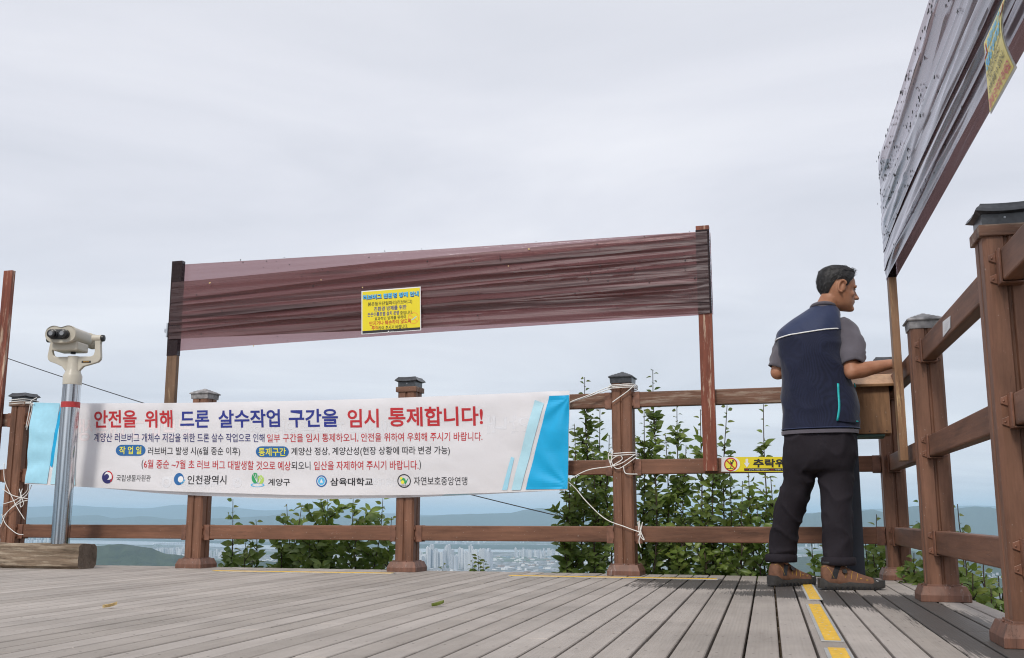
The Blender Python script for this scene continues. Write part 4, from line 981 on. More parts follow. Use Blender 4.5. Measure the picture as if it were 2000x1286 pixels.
# ------------------------------------------------------------------ wooden box on a dark stand by the corner
bc = flatz(at(1668, 900, 5.93)); BX = thing('notice_box', bc, 'plywood box with a pitched lid on a dark stand beside the man', 'box')
bz0, bz1 = at(1700, 848, 5.80).z, at(1700, 755, 5.80).z
mb = MB(); mb.obox(bc+Z*((bz0+bz1)/2), ub*.205, nb*.13, Z*((bz1-bz0)/2)); b1 = mb.build('box_body', M['boxwood'], BX, bevel=.003)
mb = MB()
for i in range(5): mb.ell(bc-nb*.131+ub*(-.18+.09*i)+Z*(bz0+.014), .004, .003, .004, n=6, k=4)
mb.build('nail', M['black'], b1)
mb = MB(); mb.obox(bc+Z*(bz0-.008), ub*.17, nb*.11, Z*.006); mb.build('tray', M['tray'], BX)
mb = MB(); s0 = -.20; pts = [(-.17, .0), (.0, .13), (.17, .0)]
for sgn in (-1, 1):
    u_ = (nb*(-sgn*.17)+Z*.075); ln = u_.length
    c = bc+Z*(bz1+.034)+nb*(sgn*.085); mb.obox(c+Z*.002, ub*.245, u_*.5, u_.cross(ub).normalized()*.008)
mb.build('lid', M['lidwood'], BX, bevel=.002)
mb = MB()
for sgn in (-1, 1): mb.add([bc+ub*(.2*sgn)+nb*-.13+Z*bz1, bc+ub*(.2*sgn)+nb*.13+Z*bz1, bc+ub*(.2*sgn)+Z*(bz1+.066)], [(0, 1, 2)])
mb.build('gable', M['boxwood'], BX)
mb = MB(); sc_ = flatz(at(1658, 900, 5.86)); mb.obox(sc_+Z*bz0*.5, ub*.052, nb*.03, Z*(bz0*.5-.004)); mb.obox(sc_+Z*.006, ub*.10, nb*.08, Z*.006); mb.build('stand', M['postblack'], BX, bevel=.003)

# ------------------------------------------------------------------ strings and cable
def wob(pts, k=8, amp=.004, seed=0):
    out = []
    pts = [V(p) for p in pts]
    for i in range(len(pts)-1):
        a, b = pts[i], pts[i+1]
        p0 = pts[i-1] if i else a; p3 = pts[i+2] if i+2 < len(pts) else b
        for j in range(k):
            t = j/k; t2 = t*t; t3 = t2*t
            p = .5*((2*a)+(b-p0)*t+(2*p0-5*a+4*b-p3)*t2+(3*a-p0-3*b+p3)*t3)
            out.append(p+V((noise.noise(p*9+V((seed, 0, 0))), noise.noise(p*9+V((0, seed, 5))), noise.noise(p*9+V((3, 0, seed)))))*amp)
    out.append(pts[-1]); return out
def string(loops, label, rad=.0032, group=None):
    c = flatz(loops[0][0]); mb = MB()
    for i, lp in enumerate(loops): mb.tube(wob(lp, 8, .003, i), rad, 6)
    o = mb.build('tie_string', M['string'], None, org=V(loops[0][0]), smooth=True); tag(o, label, 'string', group); return o
def sp(x, y, off=-.088): return onb(x, y, off)
def wrap(post, zs, h=.073, ang=AB):
    out = []; rot = Matrix.Rotation(ang, 3, 'Z')
    for z in zs:
        out += [P[post]+rot @ V(c)+Z*z for c in ((-h, -h, 0), (h, -h, .004), (h, h, 0), (-h, h, .004))]
    return out+[P[post]+rot @ V((-h, -h, 0))+Z*zs[-1]]
zq = lambda x, y: onb(x, y, -.07).z
string([wrap(4, [zq(1222, 752), zq(1222, 755), zq(1222, 758)]), [sp(1240, 752), sp(1225, 765), sp(1196, 786)], [sp(1194, 754), sp(1160, 768), sp(1113, 786, -.118)], [sp(1196, 758), sp(1150, 774), sp(1113, 787, -.118)]],
       'white string round the top of the post right of the banner')
string([wrap(4, [zq(1222, 886), zq(1222, 890)]), [sp(1242, 888), sp(1215, 905), sp(1190, 912), sp(1150, 918), sp(1112, 936, -.118)], [sp(1243, 893), sp(1208, 916), sp(1195, 900), sp(1210, 890), sp(1215, 898), sp(1196, 910)], [sp(1192, 905), sp(1197, 880), sp(1188, 890), sp(1195, 915)], [sp(1218, 910), sp(1222, 925), sp(1245, 927)]],
       'tangled white string round the middle of the post right of the banner')
string([[sp(1106, 939, -.125), sp(1125, 955), sp(1150, 985), sp(1185, 1015), sp(1222, 1030), sp(1250, 1040)], [sp(1248, 1018), sp(1252, 1040), sp(1258, 1055), sp(1250, 1046), sp(1246, 1020)], [sp(1252, 1040), sp(1248, 1058), sp(1252, 1070)], [sp(1255, 1020), sp(1250, 1040), sp(1246, 1046)]],
       'long white string hanging from the banner corner to the lower rail')
string([wrap(1, [zq(50, 781), zq(50, 785), zq(50, 789)]), [sp(72, 777), sp(60, 785), sp(63, 795), sp(58, 815), sp(52, 840)], [sp(50, 786), sp(62, 788, -.1), sp(66, 790, -.118)], [sp(60, 786), sp(56, 808), sp(51, 836)]],
       'white string round the top of the far left post')
string([[sp(5, 955), sp(25, 968), sp(55, 975)], [sp(5, 985), sp(30, 977), sp(52, 960), sp(55, 945, -.118)], [sp(5, 1010), sp(30, 985), sp(52, 968)], [sp(8, 905), sp(10, 940), sp(30, 985), sp(48, 1015)], [sp(3, 1005), sp(12, 1025), sp(32, 1042), sp(46, 1045)], [sp(38, 955), sp(44, 975), sp(46, 985), sp(40, 990), sp(40, 970), sp(44, 955)], [sp(0, 1030), sp(15, 1000), sp(40, 982), sp(54, 978)], [sp(62, 948), sp(54, 965), sp(42, 975)]],
       'tangle of white string across the lower half of the far left post')
mb = MB(); a, b = at(-60, 674, 12.5), at(1120, 1015, 10.5); mb.tube([a+(b-a)*i/20-Z*.10*4*(i/20)*(1-i/20) for i in range(21)], .0052, 6)
tag(mb.build('cable', M['cable'], org=a), 'thin black cable slanting down behind the railing and banner', 'cable')

# ------------------------------------------------------------------ flies and seeds stuck to the films
def fly_mesh(seed):
    r = random.Random(seed); mb = MB()
    mb.ell((0, 0, .002), .0052, .0016, .0017, n=6, k=5); mb.ell((.0058, 0, .002), .0016, .0014, .0014, n=6, k=4)
    for s_ in (-1, 1):
        a = r.uniform(.2, 1.2)*s_; d = V((-math.cos(a), math.sin(a), .12)); n = V((d.y, -d.x, 0))
        mb.add([V((.002, 0, .003)), V((.002, 0, .003))+d*.005+n*.0018, V((.002, 0, .003))+d*.0085, V((.002, 0, .003))+d*.005-n*.0018], [(0, 1, 2, 3)])
        for k in (-.002, .001, .004): mb.tube([(k, 0, .0015), (k+r.uniform(-.002, .002), s_*.004, .003), (k+r.uniform(-.003, .003), s_*.006, .0005)], .00035, 3)
    me = mb.mesh('fly'); me.materials.append(M['fly']); return me
FM = [fly_mesh(i) for i in range(4)]
rf = random.Random(8)
def put_fly(S, a, z, d, scale, label, group, mesh=None, nm='fly', cat='fly'):
    o = bpy.data.objects.new(nm, mesh or rf.choice(FM)); COL.objects.link(o)
    zx = S.u; q = Matrix((S.u, Z.cross(S.u) if False else Z, S.n)).transposed()
    o.matrix_world = Matrix.Translation(S.pt(a, z, d)) @ (q @ Matrix.Rotation(rf.uniform(0, 6.28), 3, 'Z')).to_4x4() @ Matrix.Diagonal((scale, scale, scale, 1))
    tag(o, label, cat, group)
LBL, GRL = 'tiny dead black fly stuck to the long maroon film above the banner', 'flies on the long maroon film'
LBR, GRR = 'dead black fly stuck to the glossy grey film at upper right', 'flies on the grey film'
for i in range(95):
    u_ = rf.random(); z = zb(u_)+(zt(u_)-zb(u_))*(1-rf.random()**1.6)
    s_ = u_*SB.len; put_fly(SB, s_, min(z, zt(u_)-.01), .040, rf.uniform(.55, 1.2), LBL, GRL)
n_ = 0
while n_ < 200:
    a = rf.uniform(0, 2.3); f = rf.random()**1.6; zz1 = 2.212-.005*a-f*.60
    if rf.random() > .95-.3*a: continue
    put_fly(SR, a, zz1, .028+wr_soft(a, zz1-1.575, 31)*.95, rf.uniform(.7, 1.45), LBR, GRR); n_ += 1
sm = MB(); sm.ell((0, 0, .002), .006, .004, .002, n=8, k=5); sme = sm.mesh('seed'); sme.materials.append(M['debris'])
for x, y, k in ((410, 553, 1.5), (495, 676, 1), (708, 562, 1), (1033, 487, 1.4), (993, 520, .9), (627, 547, .8)):
    p = onb(x, y, -.11); put_fly(SB, (p-A0).dot(ub), p.z, .042, k, 'pale seed husk stuck to the long maroon film', 'seeds on the maroon film', sme, 'seed', 'seed')
# fallen leaves on the boards
def leaf_flat(L_, W_):
    mb = MB()
    mb.grid(lambda u, v: V((L_*u, W_*(v-.5)*2*math.sin(math.pi*min(1, u*.93+.05))**.8, .004+.012*abs(v-.5)*2+.012*u*u)), 6, 4); return mb
o = leaf_flat(.055, .016).build('fallen_leaf', M['leaf_young'], org=V((0, 0, 0))); o.location = atz(843, 1187); o.rotation_euler.z = .5; tag(o, 'curled pale green leaf lying alone on the deck boards', 'leaf')
o = leaf_flat(.055, .014).build('fallen_leaf', M['debris'], org=V((0, 0, 0))); o.location = atz(200, 1189.5); o.rotation_euler.z = .2; tag(o, 'small tan leaf lying on the boards at left', 'leaf')

# ------------------------------------------------------------------ shrubs beyond the deck
def add_leaf(mb, p, d, up, L_, W_, mi, droop=.35):
    d = d.normalized(); s = d.cross(up)
    if s.length < 1e-3: s = V((1, 0, 0))
    s.normalize(); n = s.cross(d).normalized(); rows = []
    for t, w_ in ((0, .06), (.25, .85), (.5, 1.0), (.76, .62), (1, .02)):
        c = p+d*(L_*t)-n*(L_*droop*t*t)
        rows.append([c-s*(W_*w_)+n*(W_*.45*w_), c, c+s*(W_*w_)+n*(W_*.45*w_)])
    o = len(mb.v); mb.v += [q for r in rows for q in r]
    for i in range(4):
        for j in range(2): mb.f.append([o+i*3+j, o+i*3+j+1, o+i*3+3+j+1, o+i*3+3+j]); mb.m.append(mi)
def shrub(name, label, group, stems, seed, leaf=.066, Lmul=1.0):
    """stems: (base px, top px, top py, base depth, half-width of the crown low down in m, bare fraction)"""
    r = random.Random(seed); lm, sm_ = MB(), MB(); first = None
    for (xb, xt, yt, Y, wid, dens) in stems:
        top = at(xt, yt, Y); bot = V((at(xb, 1120, Y).x, Y+r.uniform(-.1, .1), -1.0)); first = first or bot
        H = (top-bot).length; n = 14
        ph = r.uniform(0, 6); path = []
        for i in range(n+1):
            t = i/n; p = bot.lerp(top, t)+V((noise.noise(V((t*3, ph, 0))), noise.noise(V((t*3, ph, 9)))*.8, 0))*.07*math.sin(math.pi*t); path.append(p)
        sm_.tube(path, [(.0085*(1-.85*i/n)+.0012)*(1 if name == 'shrub' else .5) for i in range(n+1)], 5)
        def on(t):
            k = min(n-1, int(t*n)); return path[k].lerp(path[k+1], t*n-k)
        # leaves straight on the leader
        nl = int(H*30*dens); a = r.uniform(0, 6)
        for i in range(nl):
            t = .30+.70*(i+.5)/nl; a += 2.4; p = on(t)
            d = V((math.cos(a), math.sin(a), r.uniform(.1, .7))); young = t > .93 and r.random() < .7
            add_leaf(lm, p+d*.01, d, V((r.uniform(-.7, .7), r.uniform(-1.4, .0), r.uniform(.1, 1))), leaf*r.uniform(.6, 1.1)*(.7 if t > .9 else 1), leaf*r.uniform(.22, .30)*(.7 if t > .9 else 1), 1 if young else 0, r.uniform(.1, .5))
        # side twigs
        nt_ = int(H*17*dens)
        for i in range(nt_):
            t = r.uniform(.30, .90); p = on(t); a = r.uniform(0, 6.28)
            ln = wid*r.uniform(.5, 1.1)*max(.12, min(1, (1-t)*3.4))*r.uniform(.6, 1.15); d = V((math.cos(a), math.sin(a), r.uniform(.5, 1.7))).normalized()
            e = p+d*ln; m1 = p.lerp(e, .5)+Z*ln*.05; sm_.tube([p, m1, e], [.0042, .003, .0014], 4)
            k = max(3, int(ln/.020)); b = r.uniform(0, 6)
            for j in range(k):
                u_ = (j+.7)/k; q = p.lerp(m1, u_*2) if u_ < .5 else m1.lerp(e, u_*2-1); b += 2.4
                dd = (d*.55+V((math.cos(b), math.sin(b), r.uniform(-.25, .5)))).normalized()
                add_leaf(lm, q, dd, V((r.uniform(-.8, .8), r.uniform(-1.5, -.1), r.uniform(.1, 1))), leaf*r.choice((.5, .75, .95, 1.1, 1.3))*r.uniform(.85, 1.1), leaf*r.uniform(.20, .36), 1 if (j == k-1 and r.random() < .22) else 0, r.uniform(.1, .6))
    t = thing(name, first, label, 'shrub', group)
    lm.build('foliage', [M['leaf'], M['leaf_young']], t, fix=False, smooth=True); sm_.build('stem', M['bark'], t, fix=False)
G_ = 'leafy shrubs growing beyond the far railing'
shrub('shrub', 'broad low shrub with drooping leaves between the second and third fence posts', G_,
      [(470, 455, 975, 8.6, .12, .5), (520, 500, 1015, 8.5, .34, .7), (540, 590, 985, 8.6, .30, .6), (600, 560, 985, 8.5, .26, .6), (640, 640, 962, 8.4, .38, .9), (680, 690, 965, 8.3, .36, .8), (720, 748, 972, 8.2, .24, .7), (755, 765, 1010, 8.1, .16, .7), (560, 545, 1035, 8.4, .36, .8), (460, 455, 1055, 8.5, .26, .8), (650, 620, 1030, 8.3, .34, .7), (700, 700, 1015, 8.2, .32, .7), (505, 480, 1060, 8.3, .28, .8), (600, 605, 1060, 8.2, .30, .8)], 41, .088)
shrub('shrub', 'tall upright shrub between the banner end and the post with white string', G_,
      [(1150, 1142, 737, 7.6, .20, 1.0), (1130, 1122, 830, 7.5, .22, 1.0), (1170, 1172, 790, 7.7, .22, 1.0), (1190, 1190, 850, 7.5, .24, 1.0), (1110, 1112, 945, 7.4, .16, .9), (1140, 1105, 960, 7.4, .18, 1.0), (1155, 1158, 880, 7.4, .26, 1.1), (1125, 1100, 1040, 7.35, .2, 1.0)], 42)
shrub('shrub', 'tall upright shrub just right of the post with white string', G_,
      [(1280, 1275, 722, 7.3, .18, 1.0), (1262, 1258, 800, 7.2, .22, 1.0), (1310, 1322, 788, 7.3, .20, 1.0), (1300, 1300, 850, 7.2, .24, 1.1), (1330, 1340, 870, 7.2, .22, 1.0), (1280, 1280, 930, 7.0, .28, 1.1), (1325, 1330, 980, 7.0, .24, 1.0)], 43)
shrub('shrub', 'shrub rising behind the red brown upright of the film screen', G_,
      [(1375, 1368, 800, 7.1, .16, .9), (1405, 1420, 792, 7.0, .15, .9), (1395, 1395, 880, 7.0, .2, 1.0), (1420, 1425, 920, 6.95, .22, 1.1), (1375, 1370, 960, 6.9, .24, 1.0), (1440, 1450, 940, 6.9, .18, .9)], 44)
shrub('shrub', 'slender sapling shrub left of the legs of the man', G_,
      [(1490, 1491, 790, 6.85, .10, .55), (1470, 1462, 925, 6.8, .17, 1.0), (1500, 1505, 930, 6.75, .14, .9), (1480, 1478, 985, 6.7, .2, 1.0), (1520, 1525, 1010, 6.7, .16, 1.0), (1455, 1448, 1000, 6.7, .16, .9)], 45)
shrub('shrub', 'low leafy shrub beside the dark stand and the corner post', G_,
      [(1690, 1712, 1005, 6.75, .12, .8), (1700, 1690, 1055, 6.7, .22, 1.2), (1730, 1728, 1050, 6.6, .22, 1.2), (1715, 1705, 1080, 6.6, .26, 1.3), (1590, 1585, 1055, 6.9, .10, .9), (1605, 1612, 1060, 6.9, .10, .9)], 46)
shrub('shrub', 'leafy shrub between the corner post and the next right post', G_,
      [(1800, 1795, 960, 6.4, .10, .5), (1780, 1785, 1080, 5.9, .2, 1.2), (1800, 1810, 1070, 5.8, .2, 1.2), (1770, 1775, 1095, 6.2, .2, 1.2)], 47)
shrub('shrub', 'leafy shrub beyond the right railing beside the nearest post', G_,
      [(1872, 1870, 985, 5.6, .12, .55), (1885, 1885, 1085, 5.2, .22, 1.2), (1915, 1920, 1090, 5.0, .22, 1.2), (1900, 1900, 1120, 4.9, .26, 1.3), (1945, 1950, 1125, 4.8, .22, 1.2), (1930, 1935, 1150, 4.7, .26, 1.2)], 48)
shrub('sprig', 'small bright sprig poking above the deck edge right of the third post', None, [(932, 934, 1086, 7.5, .10, 2.6), (925, 922, 1098, 7.5, .10, 2.2), (940, 944, 1098, 7.5, .10, 2.2)], 49, .06)
shrub('sprig', 'tiny dark sprig at the deck edge right beside the third post', None, [(852, 866, 1103, 7.6, .08, 1.5)], 50, .06)

# ------------------------------------------------------------------ the man at the corner
def skin_mat():
    m, nt, b, _ = newmat('skin'); b.inputs['Roughness'].default_value = .5; b.inputs['Specular IOR Level'].default_value = .4
    b.inputs['Subsurface Weight'].default_value = .12; b.inputs['Subsurface Radius'].default_value = (.010, .004, .002)
    n = N(nt, 'ShaderNodeTexNoise', i_Scale=22.0, i_Detail=5.0); L(nt, coords(nt), n.inputs['Vector'])
    L(nt, ramp(nt, n.outputs[0], [(.3, (.36, .155, .085)), (.7, (.46, .225, .135))]), b.inputs[0])
    n2 = N(nt, 'ShaderNodeTexNoise', i_Scale=160.0, i_Detail=3.0); L(nt, coords(nt), n2.inputs['Vector']); bump(nt, b, n2.outputs[0], .15, .002); return m
def fabric(name, c, var=.12, rough=.8, weave=0, fold=.5, fs=9.0, sheen=.2):
    m, nt, b, _ = newmat(name); b.inputs['Roughness'].default_value = rough; b.inputs['Specular IOR Level'].default_value = .25
    b.inputs['Sheen Weight'].default_value = sheen
    n = N(nt, 'ShaderNodeTexNoise', i_Scale=fs, i_Detail=5.0, i_Roughness=.55, i_Distortion=.6); L(nt, coords(nt, (1, 1, .7)), n.inputs['Vector'])
    col = ramp(nt, n.outputs[0], [(.3, tuple(x*(1-var) for x in c)), (.7, tuple(x*(1+var) for x in c))])
    if weave:
        v = N(nt, 'ShaderNodeTexVoronoi', i_Scale=weave, i_Randomness=0.0); L(nt, coords(nt, (1, 1, 1.3)), v.inputs['Vector'])
        col = mixc(nt, math_(nt, 'LESS_THAN', v.outputs['Distance'], .36), col, tuple(x*.35 for x in c))
    L(nt, col, b.inputs[0]); bump(nt, b, n.outputs[0], fold, .02); return m
M['skin'] = skin_mat()
M['vest_yoke'] = fabric('navy_smooth_cloth', (.026, .038, .092), .1, .6, 0, .45, 7)
M['vest_mesh'] = fabric('navy_mesh_cloth', (.0135, .0175, .045), .15, .8, 240, .4, 8)
M['shirt'] = fabric('grey_jersey', (.115, .105, .125), .08, .85, 0, .5, 9)
M['trouser'] = fabric('black_twill', (.0190, .0155, .0205), .15, .85, 0, .6, 8, 0)
M['piping'] = plain('white_piping', (.88, .88, .88), .5)
M['teal'] = plain('teal_zip', (.02, .50, .52), .45)
M['hair'] = plain('dark_grey_hair', (.019, .018, .019), .6, 0, .5, 60, bmp=.5)
M['hair_grey'] = plain('grey_hair', (.080, .078, .080), .5, 0, .3, 60)
M['shoe'] = plain('brown_suede', (.175, .082, .048), .8, 0, .22, 45, bmp=.3)
M['sole'] = plain('dark_rubber_sole', (.040, .037, .035), .7, 0, .3, 50, bmp=.4)
M['stitch'] = plain('yellow_stitch', (.70, .42, .03), .6)
M['eye'] = plain('dark_eye', (.02, .015, .012), .15)
M['lip'] = plain('lip', (.27, .105, .075), .5)
YM = 5.47
fa = R(24); mf = V((math.sin(fa), math.cos(fa), 0)); mr_ = V((math.cos(fa), -math.sin(fa), 0))   # facing / his right
foot0 = flatz(at(1600, 1140, 5.5))
man = thing('person', foot0, 'man in navy mesh vest, grey shirt and black trousers standing with his back turned', 'person')
def interp_t(tab, y):
    for a, b in zip(tab, tab[1:]):
        if y <= b[0]:
            t = (y-a[0])/(b[0]-a[0]); t = max(0, t); return [a[i]+(b[i]-a[i])*t for i in range(len(a))]
    return list(tab[-1])
def smooth_t(tab, y, w=6):
    r = [interp_t(tab, min(max(y+d, tab[0][0]), tab[-1][0])) for d in (-w, -w/2, 0, w/2, w)]
    return [sum(x[i] for x in r)/5 for i in range(len(tab[0]))]
def sgnpow(x, e): return math.copysign(abs(x)**e, x)
def body_pt(row, th, e=.85, grow=0.0):
    """row: y, cx, half-width px, half-depth m, distance; th: 0 = his right, pi/2 = front"""
    y, cx, hw, d, Y = row; c = at(cx, y, Y); w_ = hw*pxm(c)
    w_ = math.sqrt(max(.0004, w_*w_-(d*math.sin(fa))**2))/math.cos(fa)
    return c+mr_*((w_+grow)*sgnpow(math.cos(th), e))+mf*((d+grow)*sgnpow(math.sin(th), e))
# --- skin: one continuous body
bb = MB()
HB = R(84); hp = R(-7)
hx = V((math.sin(HB)*math.cos(hp), math.cos(HB)*math.cos(hp), math.sin(hp))); hy = V((-math.cos(HB), math.sin(HB), 0)); hz_ = hx.cross(hy)
if hz_.z < 0: hz_ = -hz_
Eo = at(1634.5, 565, YM+.02)
def hd(x, y, z): return Eo+hx*x+hy*y+hz_*(z-.115)      # x front, y his left (away), z up from the chin
HT = [(.000, .088, -.030, .022), (.010, .093, .000, .040), (.030, .094, .035, .054), (.050, .095, .055, .061), (.070, .095, .070, .066), (.090, .094, .082, .070), (.112, .089, .091, .073), (.128, .097, .095, .0745), (.145, .0975, .098, .075), (.165, .095, .098, .075), (.185, .086, .093, .071), (.203, .070, .080, .061), (.218, .046, .058, .045), (.229, .020, .028, .022)]
def head_pt(z, th, grow=0):
    _, F, B, W = smooth_t(HT, z, .006)
    c, s = math.cos(th), math.sin(th)
    x = (F+grow)*sgnpow(c, .9) if c > 0 else (B+grow)*sgnpow(c, .95)
    return hd(x, (W+grow)*sgnpow(s, .86 if c < .2 else .95), z+(grow*.8 if z > .19 else 0))
bb.loft([[head_pt(z, 2*math.pi*i/28) for i in range(28)] for z in [0, .008, .018, .03, .045, .06, .075, .09, .105, .118, .13, .145, .16, .175, .19, .203, .214, .223, .229]])
hrot = Matrix((hx, hy, hz_)).transposed()
bb.tube([hd(.092, 0, .122), hd(.103, 0, .100), hd(.113, 0, .083), hd(.112, 0, .074)], [.009, .010, .0125, .010], 10)          # nose
bb.ell(hd(.117, 0, .0795), .012, .0125, .010, hrot)
for s_ in (-1, 1): bb.ell(hd(.103, s_*.012, .0755), .012, .010, .008, hrot)
for s_ in (-1, 1): bb.ell(hd(.083, s_*.030, .131), .014, .026, .008, hrot)            # brow ridge
for s_ in (-1, 1): bb.ell(hd(.060, s_*.044, .088), .022, .016, .020, hrot)            # cheek
bb.ell(hd(.094, 0, .056), .010, .022, .0055, hrot); bb.ell(hd(.092, 0, .046), .010, .019, .006, hrot)                       # lips
bb.ell(hd(.086, 0, .016), .017, .022, .016, hrot)                                     # chin
for s_ in (-1, 1):                                                                    # ears
    er = hrot @ Matrix.Rotation(s_*.22, 3, 'Z') @ Matrix.Rotation(.18, 3, 'Y')
    ring = []
    for i in range(17):
        a = math.pi*(-.62+1.42*i/16); ring.append(hd(-.004+.0, s_*.079, .112)+er @ V((-.019*math.cos(a), s_*.006, .033*math.sin(a)+.002)))
    bb.capsule(ring, [.0052]*13+[.0058, .0065, .007, .0065], 8)
    bb.ell(hd(.004, s_*.074, .108), .014, .007, .024, er)
nk0, nk1 = at(1612, 604, YM+.03), hd(-.030, 0, .055)
bb.tube([nk0-Z*.06, nk0, nk0.lerp(nk1, .5), nk1, hd(-.02, 0, .09)], [.068, .060, .056, .057, .05], 18)
# trunk and limbs under the clothes
TORSO = [(600, 1609, 23, .060, YM+.03), (612, 1603, 35, .078, YM+.03), (626, 1591, 46, .098, YM+.03), (645, 1582, 55, .112, YM+.03), (665, 1580, 58.5, .120, YM+.03), (690, 1583, 58, .122, YM+.03), (715, 1588, 60, .120, YM+.02), (740, 1592, 62, .116, YM+.02), (770, 1596, 65, .116, YM+.02), (805, 1600, 67.5, .119, YM+.02), (842, 1601, 69, .124, YM+.02)]
bb.loft([[body_pt(smooth_t(TORSO, y), 2*math.pi*i/24, .9, -.022) for i in range(24)] for y in (600, 615, 640, 670, 710, 760, 810, 850, 900)])
SHR, ELR, WRR = at(1650, 643, YM+.01), at(1664, 727, 5.36), at(1739, 711.5, 5.385)
SHL, ELL_, WRL = at(1544, 660, YM+.09), at(1519, 728, 5.57), at(1560, 716, 5.80)
bb.capsule([SHR-mr_*.08, SHR, SHR.lerp(ELR, .5), ELR], [.05, .054, .046, .041], 14)
bb.capsule([ELR, ELR.lerp(WRR, .28), ELR.lerp(WRR, .7), WRR], [.040, .0425, .033, .0265], 14)
bb.capsule([SHL+mr_*.08, SHL, SHL.lerp(ELL_, .5), ELL_], [.05, .054, .046, .040], 14)
bb.capsule([ELL_, ELL_.lerp(WRL, .3), WRL], [.040, .041, .027], 14)
def hand(wr_, d, down, side, grip):
    """palm, five fingers bent over an edge; d: along the hand, down: the way the fingers close, side: towards the thumb"""
    d, down = d.normalized(), down.normalized(); side = side.normalized()
    pr2 = Matrix((d, side, -down)).transposed()
    bb.capsule([wr_, wr_+d*.03], [.026, .027], 12)
    bb.ell(wr_+d*.058, .050, .041, .0155, pr2)
    for i, (ln, o) in enumerate(((.072, .030), (.080, .010), (.074, -.011), (.058, -.030))):
        k = wr_+d*(.098-.006*abs(i-1.2))+side*o; a1, a2, a3 = grip[0]+.05*i, grip[1]+.06*i, grip[2]
        p = [k-d*.015, k]; ang = 0
        for f, a in ((.44, a1), (.32, a2), (.24, a3)):
            ang += a; p.append(p[-1]+(d*math.cos(ang)+down*math.sin(ang))*ln*f)
        bb.capsule(p, [.0098, .0098, .0090, .0084, .0074], 8)
    t0 = wr_+d*.030+side*.030; bb.capsule([wr_+d*.022+side*.016, t0+side*.012+d*.012, t0+side*.022+d*.036+down*.010, t0+side*.018+d*.056+down*.026], [.014, .0125, .0105, .0088], 8)
hand(WRR, V((.93, .33, -.04)), V((.12, .05, -1)), V((-.33, .93, .15)), (.35, .8, .55))
hand(WRL, V((.75, .5, .25)), V((.3, -.4, -.85)), V((.2, .5, .7)), (.5, .7, .5))
LEGL = [(880, 1571, 32, .096, YM+.05), (915, 1566, 33, .096, YM+.07), (950, 1557, 32, .090, YM+.10), (988, 1545, 31, .084, YM+.13), (1016, 1537.5, 29, .080, YM+.155), (1050, 1532, 27.5, .075, YM+.18), (1085, 1527, 26.5, .073, YM+.205), (1097, 1525.5, 26.5, .073, YM+.21)]
LEGR = [(880, 1631, 35, .098, YM+.02), (915, 1633, 35, .098, YM+.01), (950, 1634, 33.5, .092, YM+.0), (1000, 1634, 32, .085, YM-.02), (1050, 1636, 30, .078, YM-.035), (1085, 1637, 29, .076, YM-.045), (1103, 1638, 28.5, .076, YM-.05)]
for T, ya in ((LEGL, 1112), (LEGR, 1118)):
    pts = [at(r_[1], r_[0], r_[4]) for r_ in T]+[at(T[-1][1]+1, ya, T[-1][4])]
    bb.capsule(pts, ([.080, .076, .070, .060, .055, .050, .044] if len(pts) == 9 else [.080, .076, .070, .058, .052, .044])+[.040, .040], 14)
body = bb.build('body', M['skin'], man); remesh(body, .0058, 3)
# --- face and hair
def part_at(nm, mat, fn, parent=man, **k):
    mb = MB(); fn(mb); return mb.build(nm, mat, parent, **k)
for s_ in (-1, 1):
    part_at('eyebrow', M['hair'], lambda mb: mb.capsule([hd(.097, s_*.014, .137), hd(.0945, s_*.028, .1405), hd(.079, s_*.046, .136)], [.003, .0042, .0022], 6), smooth=True)
    part_at('eye', M['eye'], lambda mb: mb.capsule([hd(.0935, s_*.020, .1165), hd(.0905, s_*.031, .118), hd(.080, s_*.042, .1165)], [.0016, .0030, .0014], 6), smooth=True)
part_at('mouth', M['lip'], lambda mb: mb.capsule([hd(.094, -.022, .0505), hd(.1005, 0, .0512), hd(.094, .022, .0505)], [.0014, .0026, .0014], 6), smooth=True)
def hairline(th):
    a = abs(math.degrees(th)) % 360; a = 360-a if a > 180 else a
    return interp_t([(0, .196), (25, .194), (42, .182), (55, .168), (68, .150), (78, .118), (86, .135), (92, .152), (110, .150), (122, .118), (140, .082), (160, .062), (180, .056)], a)[1]
def hair_pt(th, v, lift=0):
    z0 = hairline(th); z = z0+(.229-z0)*v; g = .0035+.010*min(1, v*3.5)+.006*max(0, math.cos(th))*v
    n = noise.noise(V((math.cos(th)*9, math.sin(th)*9, z*60)))*.0028*min(1, v*4)
    return head_pt(z, th, g+n+lift)
mb = MB(); mb.grid(lambda u, v: hair_pt(-math.pi+2*math.pi*u, v), 96, 26)
mb.ell(hd(-.002, 0, .2325), .045, .040, .010, hrot)
rh = random.Random(4)
hairo = mb.build('hair', [M['hair'], M['hair_grey']], man, smooth=True, fix=False)
mb = MB()
for i in range(1500):      # short locks combed back and to the side
    th = rh.uniform(-math.pi, math.pi); v = rh.random()**.8
    p = hair_pt(th, v, .0); up_ = (p-hd(0, 0, .13)).normalized()
    fl = (-hx*.8+hz_*(.1 if v < .5 else -.1)+hy*rh.uniform(-.35, .35)+(hz_*-.8 if abs(th) > 1.4 and v < .6 else V((0, 0, 0)))).normalized(); s_ = fl.cross(up_).normalized()
    fl = (fl-up_*fl.dot(up_)).normalized(); s_ = fl.cross(up_).normalized(); ln = rh.uniform(.010, .022); w_ = .0010
    a = p+up_*.0; b = p+fl*ln*.5+up_*rh.uniform(.0008, .0022); c = p+fl*ln+up_*rh.uniform(-.003, .0005)
    mb.add([a-s_*w_, a+s_*w_, b+s_*w_*.9, b-s_*w_*.9, c], [(0, 1, 2, 3), (3, 2, 4)], 1 if rh.random() < (.30 if v < .4 else .09) else 0)
